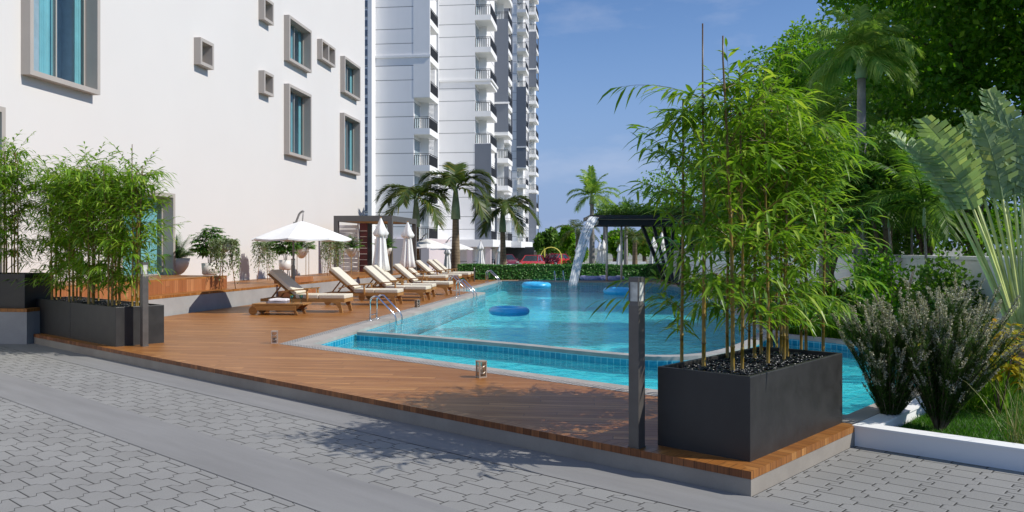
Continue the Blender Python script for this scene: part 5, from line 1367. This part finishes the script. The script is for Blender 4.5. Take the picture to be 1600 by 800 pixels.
# far trees behind the hedge and the parking
GF = 'distant trees beyond the pool'
ft = [(852,120,378,16,22,'leaf_far','distant round tree just right of the far tower'),(872,125,382,14,18,'leaf_far','distant low tree above the yellow arch'),(887,112,372,11,24,'leaf_dark','distant upright dark tree left of the waterfall'),(905,75,396,14,16,'leaf_mid','bushy tree right behind the top of the waterfall'),
 (960,85,380,26,26,'leaf_dark','dark distant tree between the grey palm trunk and the canopy posts'),(1008,80,378,26,28,'leaf_mid','distant tree behind the single closed parasol'),(1045,72,372,24,32,'leaf_dark','distant dark tree behind the dark steel legs'),(1100,66,368,30,34,'leaf_mid','distant tree behind the left edge of the bamboo'),(1180,60,360,40,40,'leaf_mid','distant tree filling the gap behind the bamboo canes'),(1265,52,362,40,40,'leaf_dark','distant tree behind the right half of the bamboo'),(1330,48,365,40,44,'leaf_shade','distant dark tree behind the boundary wall')]
for i, (p_, D, yc, rp, rzp, mt, lb) in enumerate(ft):
    zc = zat(yc, D); rx = rp/FPX*D; rz_ = rzp/FPX*D
    tree((px(p_,D),D,-0.6), zc+0.6, (0,0,zc+0.6), (rx,rx*0.8,rz_), 4200, D*0.0050, mt, lb, 80+i, 22, 0.012*D*0.25, GF, (0.26,0.45))
# shrubs along the right pool edge
def shrub(loc, r_, h, n, size, mat, label, seed, group, bloom=None, nb=0, name='shrub'):
    root = empty(name, loc, label, 'shrub', group)
    V, F = leaf_cloud(crown_clumps((0,0,h*0.5),(r_,r_,h*0.5),12,seed,(0.35,0.6)), n, size, seed); m2 = MB(); m2.arr(V,F); m2.build('foliage', M[mat], root, world=False)
    mb = MB(); q_ = random.Random(seed)
    for k in range(6): a = k*1.05; mb.tube([(0,0,0),(0.3*r_*math.cos(a),0.3*r_*math.sin(a),h*0.4),(0.6*r_*math.cos(a),0.6*r_*math.sin(a),h*0.75)], [0.012,0.009,0.005], 5)
    mb.build('stems', M['bark'], root, world=False)
    if bloom:
        m3 = MB()
        for k in range(nb):
            a = q_.uniform(0,6.283); z = q_.uniform(0.1,1); s_ = math.sqrt(1-z*z); c = Vector((r_*s_*math.cos(a), r_*s_*math.sin(a), h*0.5+h*0.5*z))
            for p_ in range(5): b = p_*1.257; leaf_strip(m3, c, Vector((math.cos(b),math.sin(b)-0.3,0.6)), Vector((0,0,1)), size*0.9, size*0.6, 0.5)
        m3.build('flowers', M[bloom], root, world=False)
    return root
GS = 'shrubs in the bed along the right pool edge'
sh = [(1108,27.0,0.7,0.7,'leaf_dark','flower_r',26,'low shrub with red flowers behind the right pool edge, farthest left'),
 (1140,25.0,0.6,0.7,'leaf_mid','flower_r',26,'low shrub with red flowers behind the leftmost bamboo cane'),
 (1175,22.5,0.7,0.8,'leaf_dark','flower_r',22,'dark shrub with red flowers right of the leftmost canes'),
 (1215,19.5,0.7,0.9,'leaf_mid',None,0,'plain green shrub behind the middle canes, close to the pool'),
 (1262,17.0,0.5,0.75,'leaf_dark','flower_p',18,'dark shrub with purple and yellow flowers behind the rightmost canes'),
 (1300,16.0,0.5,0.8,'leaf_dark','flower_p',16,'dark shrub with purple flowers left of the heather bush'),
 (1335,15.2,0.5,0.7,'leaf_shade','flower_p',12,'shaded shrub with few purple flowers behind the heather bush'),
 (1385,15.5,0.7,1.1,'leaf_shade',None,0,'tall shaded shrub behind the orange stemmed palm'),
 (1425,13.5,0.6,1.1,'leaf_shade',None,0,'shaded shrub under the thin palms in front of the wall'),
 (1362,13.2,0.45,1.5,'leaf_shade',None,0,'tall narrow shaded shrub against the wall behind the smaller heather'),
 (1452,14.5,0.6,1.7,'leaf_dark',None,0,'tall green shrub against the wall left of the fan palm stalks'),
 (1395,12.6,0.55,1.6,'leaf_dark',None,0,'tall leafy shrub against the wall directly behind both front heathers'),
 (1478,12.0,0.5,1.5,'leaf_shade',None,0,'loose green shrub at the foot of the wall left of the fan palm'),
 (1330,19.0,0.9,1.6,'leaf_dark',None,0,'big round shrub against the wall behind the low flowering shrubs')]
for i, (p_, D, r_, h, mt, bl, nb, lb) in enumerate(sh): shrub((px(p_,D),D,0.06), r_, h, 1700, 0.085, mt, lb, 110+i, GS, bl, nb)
# strappy grass clumps by the lower pool
def grass_clump(loc, n, L, spread, mat, label, seed, cat='grass clump', wd=0.012, group=None, up=0.8, droop=1.3):
    r_ = random.Random(seed); mb = MB()
    for i in range(n):
        a = r_.uniform(0,6.283); el = R(r_.uniform(50,88)); d = Vector((math.cos(a)*math.cos(el), math.sin(a)*math.cos(el), math.sin(el))); rr = spread*math.sqrt(r_.random()); b = r_.uniform(0,6.283)
        p_ = Vector((rr*math.cos(b), rr*math.sin(b), 0)); l_ = L*r_.uniform(0.6,1.1); sd_ = d.cross(Vector((0,0,1))).normalized(); vs = []; sg = 5
        for k in range(sg+1):
            w_ = wd*(1-k/sg)**0.7/2+0.0006; vs += [p_+sd_*w_, p_-sd_*w_]; d = (d+Vector((0,0,-droop/sg*(0.3+k/sg)))).normalized(); p_ = p_+d*l_/sg
        mb.add(vs, [(2*k,2*k+1,2*k+3,2*k+2) for k in range(sg)])
    o = mb.build('grass_clump', M[mat], None, shift=False); o.location = loc; return tag(o, label, cat, group)
gc = [(1225,14.6,'strappy green grass clump behind the pool weir corner, left'),(1262,14.4,'strappy green grass clump above the blue tiled pool wall'),(1300,13.9,'strappy green grass clump at the right end of the tiled pool wall'),(1340,13.4,'strappy dark grass clump behind the first heather bush')]
for i, (p_, D, lb) in enumerate(gc): grass_clump((px(p_,D),D,0.06), 420, 0.55, 0.32, 'leaf_dark', lb, 130+i, group='grass clumps at the pool edge')
grass_clump((px(1525,7.9),7.9,0.06), 420, 0.62, 0.28, 'leaf_mid', 'long bladed green clump between the second heather bush and the lawn', 140, group='grass clumps on the lawn')
grass_clump((px(1480,8.6),8.6,0.06), 360, 0.6, 0.3, 'leaf_dark', 'dark bladed clump behind the second heather bush', 141, group='grass clumps on the lawn')
grass_clump((px(1598,6.35),6.35,0.06), 60, 0.72, 0.10, 'reed', 'sparse pale reed grass at the right edge behind the kerb', 142, wd=0.006, group='grass clumps on the lawn') if 'reed' in M else None
# heather-like bushes
def heather(loc, H, spread, lean, n, label, seed):
    root = empty('heather_bush', loc, label, 'shrub', 'grey flowering bushes behind the kerb'); r_ = random.Random(seed)
    st_, gr, bl = MB(), MB(), MB()
    for i in range(n):
        a = r_.uniform(0,6.283); f = math.sqrt(r_.random()); tilt = f*spread; L = H*r_.uniform(0.62,1.05)*(1-0.12*f)
        top = Vector((math.cos(a)*tilt+lean*L/H, math.sin(a)*tilt*0.8, L)); mid = Vector((top.x*0.46, top.y*0.46, L*0.5)); P = [Vector(p_) for p_ in catmull([(0.02*math.cos(a),0.02*math.sin(a),0), tuple(mid), tuple(top)], 10)]
        m_ = len(P); st_.tube(P, [0.006*(1-0.8*k/m_)+0.001 for k in range(m_)], 4, False)
        shoots = [(P, 0.14, 1.0)]
        for s_ in range(r_.randint(3,6)):
            j = r_.randint(int(m_*0.15), int(m_*0.8)); b = r_.uniform(0,6.283); d = (P[min(j+1,m_-1)]-P[j]).normalized()*0.9+Vector((math.cos(b)*0.45,math.sin(b)*0.45,0.1)); l_ = L*r_.uniform(0.16,0.32)
            Q = [P[j]+d*l_*(k/7)+Vector((0,0,0.04*(k/7)**2)) for k in range(8)]; st_.tube(Q, 0.002, 3, False); shoots.append((Q, 0.0, 0.8))
        for Q, t0, w_ in shoots:
            m2 = len(Q)
            tot = sum((Q[k+1]-Q[k]).length for k in range(m2-1)); N_ = int(tot*520)
            for k in range(N_):
                t = t0+(1-t0)*r_.random(); f_ = min(m2-1.001, t*(m2-1)); j = int(f_); p_ = Q[j].lerp(Q[j+1], f_-j); b = r_.uniform(0,6.283); o_ = Vector((math.cos(b),math.sin(b),r_.uniform(0.1,0.9)))
                if t > (0.76 if t0 > 0 else 0.58):
                    rr = 0.030*w_*(1.25-0.75*t)*1.3; c = p_+o_*rr*r_.random(); s_ = r_.uniform(0.004,0.0085); u_ = Vector((r_.gauss(0,1),r_.gauss(0,1),r_.gauss(0,1))).normalized()*s_; v_ = o_.normalized().cross(u_)
                    bl.add([c-u_, c+v_, c+u_, c-v_], [(0,1,2,3)])
                else:
                    e = p_+o_*r_.uniform(0.026,0.060); sd_ = Vector((-o_.y,o_.x,0))*0.0036; gr.add([p_-sd_, p_+sd_, e+Vector((0,0,0.01))], [(0,1,2)])
    st_.build('stems', M['bark'], root, world=False); gr.build('foliage', M['heath_green'], root, world=False); bl.build('flower_spikes', M['heath_bloom'], root, world=False)
    return root
heather((px(1390,7.15),7.15,0.06), 1.12, 0.50, -0.04, 40, 'grey flowering heather bush just right of the corner planter, the smaller one', 151)
heather((px(1468,6.95),6.95,0.06), 1.22, 0.66, 0.14, 54, 'grey flowering heather bush spreading wide over the kerb, the larger one', 152)
heather((px(1500,8.4),8.4,0.06), 1.20, 0.42, 0.1, 22, 'grey flowering heather bush standing behind the larger one', 153)
# croton / yellow leaves
def croton(loc, label, seed, h=0.6, r_=0.24, n=110):
    root = empty('croton_plant', loc, label, 'plant', 'yellow leaved plants'); mb = MB(); bush_leaves(mb, (0,0,h*0.65), (r_,r_,h*0.4), n, 0.09, 0.04, seed, 0.2, 0.7, 2); mb.build('foliage', M['yellow'], root, world=False)
    mb = MB(); 
    for k in range(5): a = k*1.25; mb.tube([(0,0,0),(0.12*math.cos(a),0.12*math.sin(a),h*0.6)], [0.007,0.003], 5)
    mb.build('stems', M['bark'], root, world=False)
croton((px(1562,7.6),7.6,0.06), 'yellow and green leaved plant below the fan palm at the right', 161, 0.85, 0.34, 260)
croton((px(1528,8.6),8.6,0.06), 'smaller yellow leaved plant half hidden behind the wide heather', 162, 0.8, 0.30, 180)
croton((px(1432,8.3),8.3,0.06), 'small yellow leaved sprig between the two front heathers', 163, 0.55, 0.12, 22)
croton((px(1585,10.5),10.5,0.06), 'yellow leaved plant at the right edge against the white wall', 164, 0.75, 0.25, 110)
# lawn
def lawn():
    r_ = np.random.default_rng(9); n = 60000; u_ = -0.16-r_.uniform(0,1,n)**1.2*3.2; v_ = 2.02+r_.uniform(0,1,n)*5.0
    keep = np.ones(n, bool); c = np.stack([C0[0]+u_*U2[0]+v_*V2[0], C0[1]+u_*U2[1]+v_*V2[1], np.full(n,0.06)],1)
    keep = c[:,0] < 6.7; c = c[keep]; n = len(c); h = r_.uniform(0.025,0.055,n)[:,None]; a = r_.uniform(0,6.283,n); s_ = np.stack([np.cos(a),np.sin(a),0*a],1)*0.0035
    tl = np.stack([r_.normal(size=n)*0.5, r_.normal(size=n)*0.5, np.ones(n)],1)*h; V = np.stack([c-s_, c+s_, c+tl],1).reshape(-1,3); F = np.arange(n*3).reshape(-1,3)
    mb = MB(); mb.arr(V,F); o = mb.build('lawn', M['grass'], None, shift=False); tag(o, 'short bright green lawn inside the white kerb at the right', 'grass', kind='stuff')
lawn()
# traveller's palm
def traveller(loc, label):
    root = empty('fan_palm', loc, label, 'palm tree'); r_ = random.Random(5); n = 24
    for i in range(n):
        f = i/(n-1)*2-1; ang_ = R(1+21*f); b0 = Vector((f*0.16, 0.02*(i % 2), 0.40)); L = 1.78-0.10*abs(f)+r_.uniform(-.06,.06)
        d = Vector((math.sin(ang_), r_.uniform(-.05,.05), math.cos(ang_))); P = [b0+d*L*t+Vector((f*0.12*t*t, 0, 0)) for t in (0,0.25,0.5,0.75,1.0)]
        mb = MB(); mb.tube(P, [0.032,0.027,0.023,0.020,0.016], 7, sx=1.0); mb.build('leaf_stalk', M['trav_stalk'], root, world=False)
        # blade: torn paddle
        mb = MB(); d2 = (P[-1]-P[-2]).normalized(); BL = r_.uniform(1.0,1.35)*(0.92 if f < -0.3 else 1.05); tw = R(r_.uniform(-40,40)); sd_ = Vector((math.cos(tw), math.sin(tw), 0)); sd_ = (sd_-d2*sd_.dot(d2)).normalized(); nn_ = d2.cross(sd_)
        bend = r_.uniform(0.05,0.3)*(1 if f > 0 else -1)
        N_ = 44; mid = [P[-1]+d2*BL*(k/N_)+Vector((bend*(k/N_)**2, 0, -0.10*(k/N_)**2)) for k in range(N_+1)]
        mb.tube(mid, [0.012*(1-0.8*k/N_) for k in range(N_+1)], 4, False)
        for s_ in (-1,1):
            k = 0
            while k < N_:
                w_ = 1+r_.randint(0,2); k2 = min(N_, k+w_); pin = r_.uniform(0.25,0.8); t = (k+k2)/2/N_; wd = 0.27*math.sin(math.pi*min(1,0.10+0.86*t))**0.6*r_.uniform(0.85,1.05)
                lift = r_.uniform(-0.25,0.25); tipd = (sd_*s_+d2*0.35+nn_*lift).normalized()
                e1, e2 = mid[k]+tipd*wd*r_.uniform(0.8,1.0), mid[k2]+tipd*wd*r_.uniform(0.9,1.08); e1 = e1.lerp(e2, 0.45*pin); h1 = (mid[k]+e1)/2+nn_*0.02; h2 = (mid[k2]+e2)/2+nn_*0.02
                mb.add([mid[k],mid[k2],h2,h1], [(0,1,2,3)]); mb.add([h1,h2,e2,e1], [(0,1,2,3)]); k = k2
        mb.build('leaf_blade', M['trav_leaf'], root, world=False)
    mb = MB()
    mb.tube([(0,0,0),(0,0,0.15),(0,0,0.34)], [0.12,0.13,0.15], 12); mb.build('trunk', M['ptrunk'], root, world=False)
traveller((6.26,10.05,0.06), 'big fan palm with pale stalks spreading like a hand at the right edge')

# ================================================================== WATERFALL CANOPY
wc = empty('steel_canopy', (5.3,34.5,DZ), 'dark steel canopy with creepers that pours the waterfall into the pool', 'canopy')
mb = MB(); mb.box(3.12,33.0,2.76,8.0,36.2,2.90); mb.build('roof', M['steel_d'], wc)
mb = MB(); mb.box(3.5,33.4,2.50,8.0,33.6,2.72); mb.build('beam', M['steel_d'], wc)
mb = MB(); mb.box(3.5,35.6,2.50,8.0,35.8,2.72); mb.build('beam', M['steel_d'], wc)
mb = MB(); mb.add([(3.08,33.0,2.84),(3.2,33.0,2.91),(3.45,33.0,2.62),(3.4,33.0,2.5),(3.08,33.9,2.84),(3.2,33.9,2.91),(3.45,33.9,2.62),(3.4,33.9,2.5)], [(0,1,2,3),(4,7,6,5),(0,4,5,1),(1,5,6,2),(2,6,7,3),(3,7,4,0)]); mb.build('spout', M['frame'], wc)
for (b, t) in (((1040,441),(1002,346)),((1046,442),(1020,346)),((1052,444),(1036,346)),((1056,444),(1070,346)),((1062,446),(1092,346)),((1048,442),(1052,346))):
    bp_ = at(*b); D = bp_[1]; tp_ = (px(t[0],34.2), 34.2, 2.6); mb = MB(); mb.bar((bp_[0],bp_[1],DZ-0.02), tp_, 0.12, 0.12); mb.build('leg', M['steel_d'], wc)
for (p_, D) in ((971,35.9),(948,35.9)):
    mb = MB(); mb.tube([(px(p_,D),D,DZ),(px(p_,D),D,2.75)], 0.05, 12); mb.build('post', M['white_pot'], wc)
r_ = random.Random(3); cl_ = [(3.9+4.0*i/11, 34.4+r_.uniform(-.8,.8), 3.02+r_.uniform(0,0.12), 0.5, 0.8, 0.22, 1) for i in range(12)]
V, F = leaf_cloud(cl_, 5000, 0.13, 4); mb = MB(); mb.arr(V,F); cr2 = mb.build('creeper', M['leaf_far'], None); tag(cr2, 'light green creeper growing over the top of the steel canopy', 'creeper')
# the sheet of falling water
def falling():
    mb = MB(); n = 22; m_ = 14; vs = []
    top = Vector((3.36,33.1,2.84)); bot = Vector((2.30,31.5,0.13))
    for i in range(n+1):
        t = i/n; c = Vector((top.x+(bot.x-top.x)*(t**0.72), top.y+(bot.y-top.y)*(t**0.72), top.z+(bot.z-top.z)*t**1.22))
        for j in range(m_+1):
            s_ = j/m_-0.5; w_ = 0.44*(1-0.10*t); vs.append((c.x+s_*w_*0.93+0.012*math.sin(j*2.1), c.y+s_*w_*0.35+0.02*math.sin(j*1.7+t*6), c.z+0.10*(-abs(s_))*t))
    mb.add(vs, [(i*(m_+1)+j, i*(m_+1)+j+1, (i+1)*(m_+1)+j+1, (i+1)*(m_+1)+j) for i in range(n) for j in range(m_)], True)
    s = NT('falling_water'); X = s.xyz(s.obj()); q_ = s.comb(s.math('MULTIPLY', X[0], 26.0), s.math('MULTIPLY', X[1], 4.0), s.math('MULTIPLY', X[2], 1.4)); nz = s.noise(q_, 1.0, 5)
    s.fin((0.82,0.86,0.9), 0.35, 0, s.bump(nz, 0.08, 0.02)); tr_ = s.n('BsdfTransparent'); mx = s.n('MixShader'); s.set(mx.inputs[0], s.ramp(nz, 0.30, 0.70, 0.72, 0.86))
    s.t.links.new(tr_.outputs[0], mx.inputs[1]); s.t.links.new(s.b.outputs[0], mx.inputs[2]); s.t.links.new(mx.outputs[0], s.o.inputs[0])
    o = mb.build('waterfall', s.m, None); so_ = o.modifiers.new('thick', 'SOLIDIFY'); so_.thickness = 0.03; tag(o, 'white curved sheet of water falling from the steel canopy into the pool', 'waterfall')
falling()

# ================================================================== FAR FURNITURE, CARS, PLAYGROUND
def daybed(loc, label, rz=0.0):
    r = empty('daybed', loc, label, 'daybed', 'white daybeds behind the hedge', rz)
    mb = MB(); mb.box(-0.42,-0.9,0.12,0.42,0.9,0.95 if False else 0.55); mb.build('base', M['white_paint'], r, world=False)
    mb = MB(); mb.box(-0.40,-0.88,0.551,0.40,0.88,0.72); c = mb.build('mattress', M['cushion'] if False else M['canvas'], r, world=False); bevel(c, 0.05, 3)
    for sx in (-1,1):
        mb = MB(); mb.box(sx*0.36-0.03,-0.85,0.0,sx*0.36+0.03,0.85,0.12); mb.build('leg', M['rail'], r, world=False)
daybed((px(732,40.5),40.5,0.02), 'white daybed behind the left end of the hedge under the middle palm'); daybed((px(796,41.0),42.0,0.04), 'white daybed behind the hedge beside the right palm trunk'); daybed((px(1006,40.5),40.5,0.05), 'white daybed behind the hedge in front of the canopy legs', 0.1)
def car(loc, rz, mat, label, group='parked cars'):
    r = empty('parked_car', loc, label, 'car', group, rz)
    prof = [(-2.05,0.30),(-2.1,0.62),(-1.95,0.86),(-1.1,0.93),(0.2,0.93),(1.1,0.90),(1.9,0.74),(2.08,0.58),(2.08,0.30)]
    mb = MB(); n = len(prof); vs = []
    for (y, k) in ((-0.86,0),(-0.70,1),(0.70,1),(0.86,0)):
        for (x_, z) in prof: vs.append((x_*(0.985 if not k else 1.0), y, z if not (z > 0.7 and not k) else z-0.05))
    fs = [(r0*n+i, r0*n+(i+1)%n, (r0+1)*n+(i+1)%n, (r0+1)*n+i) for r0 in range(3) for i in range(n)]+[tuple(range(n))[::-1], tuple(range(3*n,4*n))]
    mb.add(vs, fs); bo = mb.build('body', M[mat], r, world=False); bevel(bo, 0.05, 2)
    cab = [(-1.75,0.90),(-1.25,1.36),(0.05,1.42),(0.95,0.90)]
    mb = MB(); vs = [(x_, s_*(0.76 if z < 1 else 0.60), z) for s_ in (-1,1) for x_, z in cab]; mb.add(vs, [(0,1,2,3),(7,6,5,4),(0,4,5,1),(2,6,7,3)]); mb.build('windows', M['car_glass'], r, world=False)
    mb = MB(); vs = [(-1.27,-0.61,1.362),(0.08,-0.61,1.42),(0.08,0.61,1.42),(-1.27,0.61,1.362),(-1.22,-0.57,1.41),(0.0,-0.57,1.455),(0.0,0.57,1.455),(-1.22,0.57,1.41)]; mb.add(vs, [(0,3,2,1),(4,5,6,7),(0,1,5,4),(1,2,6,5),(2,3,7,6),(3,0,4,7)])
    for s_ in (-1,1):
        mb.bar((0.95,s_*0.765,0.90),(0.05,s_*0.605,1.43),0.06,0.05); mb.bar((-1.75,s_*0.765,0.90),(-1.25,s_*0.605,1.38),0.10,0.05); mb.bar((-0.4,s_*0.78,0.90),(-0.45,s_*0.615,1.41),0.06,0.04)
    mb.build('roof', M[mat], r, world=False)
    for wx_ in (-1.3,1.3):
        for s_ in (-1,1):
            mb = MB(); mb.tube([(wx_,s_*0.68,0.31),(wx_,s_*0.88,0.31)], 0.31, 20, smooth=False); wl = mb.build('wheel', M['tyre'], r, world=False)
            mb = MB(); mb.tube([(wx_,s_*0.87,0.31),(wx_,s_*0.89,0.31)], 0.19, 14, smooth=False); ri = mb.build('rim', M['chrome'], wl, world=False)
    for s_ in (-1,1):
        mb = MB(); mb.box(2.0,s_*0.62-0.16,0.60,2.11,s_*0.62+0.16,0.72); mb.build('headlight', M['head'], r, world=False)
        mb = MB(); mb.box(0.7,s_*0.95-0.09,0.88,0.85,s_*0.95+0.09,1.0); mb.build('mirror', M[mat], r, world=False)
    mb = MB(); mb.box(2.07,-0.45,0.36,2.10,0.45,0.50); mb.build('grille', M['tyre'], r, world=False)
    return r
c_ = car((px(831,78),78,-0.55), -math.pi/2-0.25, 'car_red', 'bright red car facing the pool on the open parking beside the far tower')
copy_tree(c_, (px(868,96),96,-0.55), -2.2, label='red car farther away, under the yellow arch')
copy_tree(c_, (px(668,75),75,-0.55), -1.2, label='red car parked inside the left garage bay behind the closed parasol')
for o in c_.children: pass
c2 = car((*nw(-13.6,84.0)[:2],-0.55), -1.3, 'car_mag', 'dark red car parked in the shaded garage behind the middle palm')
copy_tree(c2, (*nw(-10.9,86.5)[:2],-0.55), -1.3, label='dark red car in the shaded garage behind the column right of the closed parasol')
shrub((px(857,88),88,-0.6), 0.95, 1.5, 900, 0.2, 'leaf_purple', 'purple flowering bush between the two red cars', 171, 'bushes at the parking')
shrub((px(893,60),60,-0.6), 0.9, 1.4, 1500, 0.14, 'leaf_shade', 'grey green bush left of the foot of the waterfall', 172, 'bushes at the parking')
shrub((px(905,55),55,-0.6), 0.8, 1.3, 1200, 0.14, 'leaf_mid', 'green bush seen through the waterfall', 173, 'bushes at the parking')
shrub((px(934,45),45,-0.4), 0.35, 1.2, 800, 0.09, 'leaf_far', 'round bright green bush before the touching closed parasols', 174, 'bushes at the parking')
ya = empty('playground_arch', (px(860,92),92,-0.6), 'yellow arched playground frame on the far lawn', 'playground frame')
for dx_, rr in ((0.0,1.15),):
    mb = MB(); x0_ = px(861,92)-dx_*2; P = [(x0_-rr+0, 92+dx_*3, -0.6)]+[(x0_+rr*math.cos(math.pi*(1-k/10)), 92+dx_*3, 0.55+rr*0.95*math.sin(math.pi*(1-k/10))) for k in range(11)]+[(x0_+rr, 92+dx_*3, -0.6)]
    mb.tube(P, 0.06, 8); mb.build('arch', M['yellow_p'], ya)
mb = MB(); mb.bar((px(851,92),92,-0.6),(px(851,92),92,1.5),0.16,0.16); mb.build('post', M['yellow_p'], ya)
# far deck tables
tb2 = empty('dining_table', (px(952,46),46,-0.4), 'white dining table beside the pair of closed parasols', 'table')
mb = MB(); mb.box(px(945,46),45.6,0.42,px(975,46),46.6,0.47); mb.build('tabletop', M['white_paint'], tb2)
for a_ in (947,973):
    for b_ in (45.7,46.5): mb = MB(); mb.bar((px(a_,46),b_,-0.4),(px(a_,46),b_,0.42),0.05,0.05); mb.build('leg', M['white_paint'], tb2)
# low wall behind that terrace
lw = MB(); lw.box(px(952,62),62,-0.6,px(1010,62),62.3,0.55); tag(lw.build('low_wall', M['white_paint'], None), 'low white wall far behind the closed parasols under the canopy', 'wall')
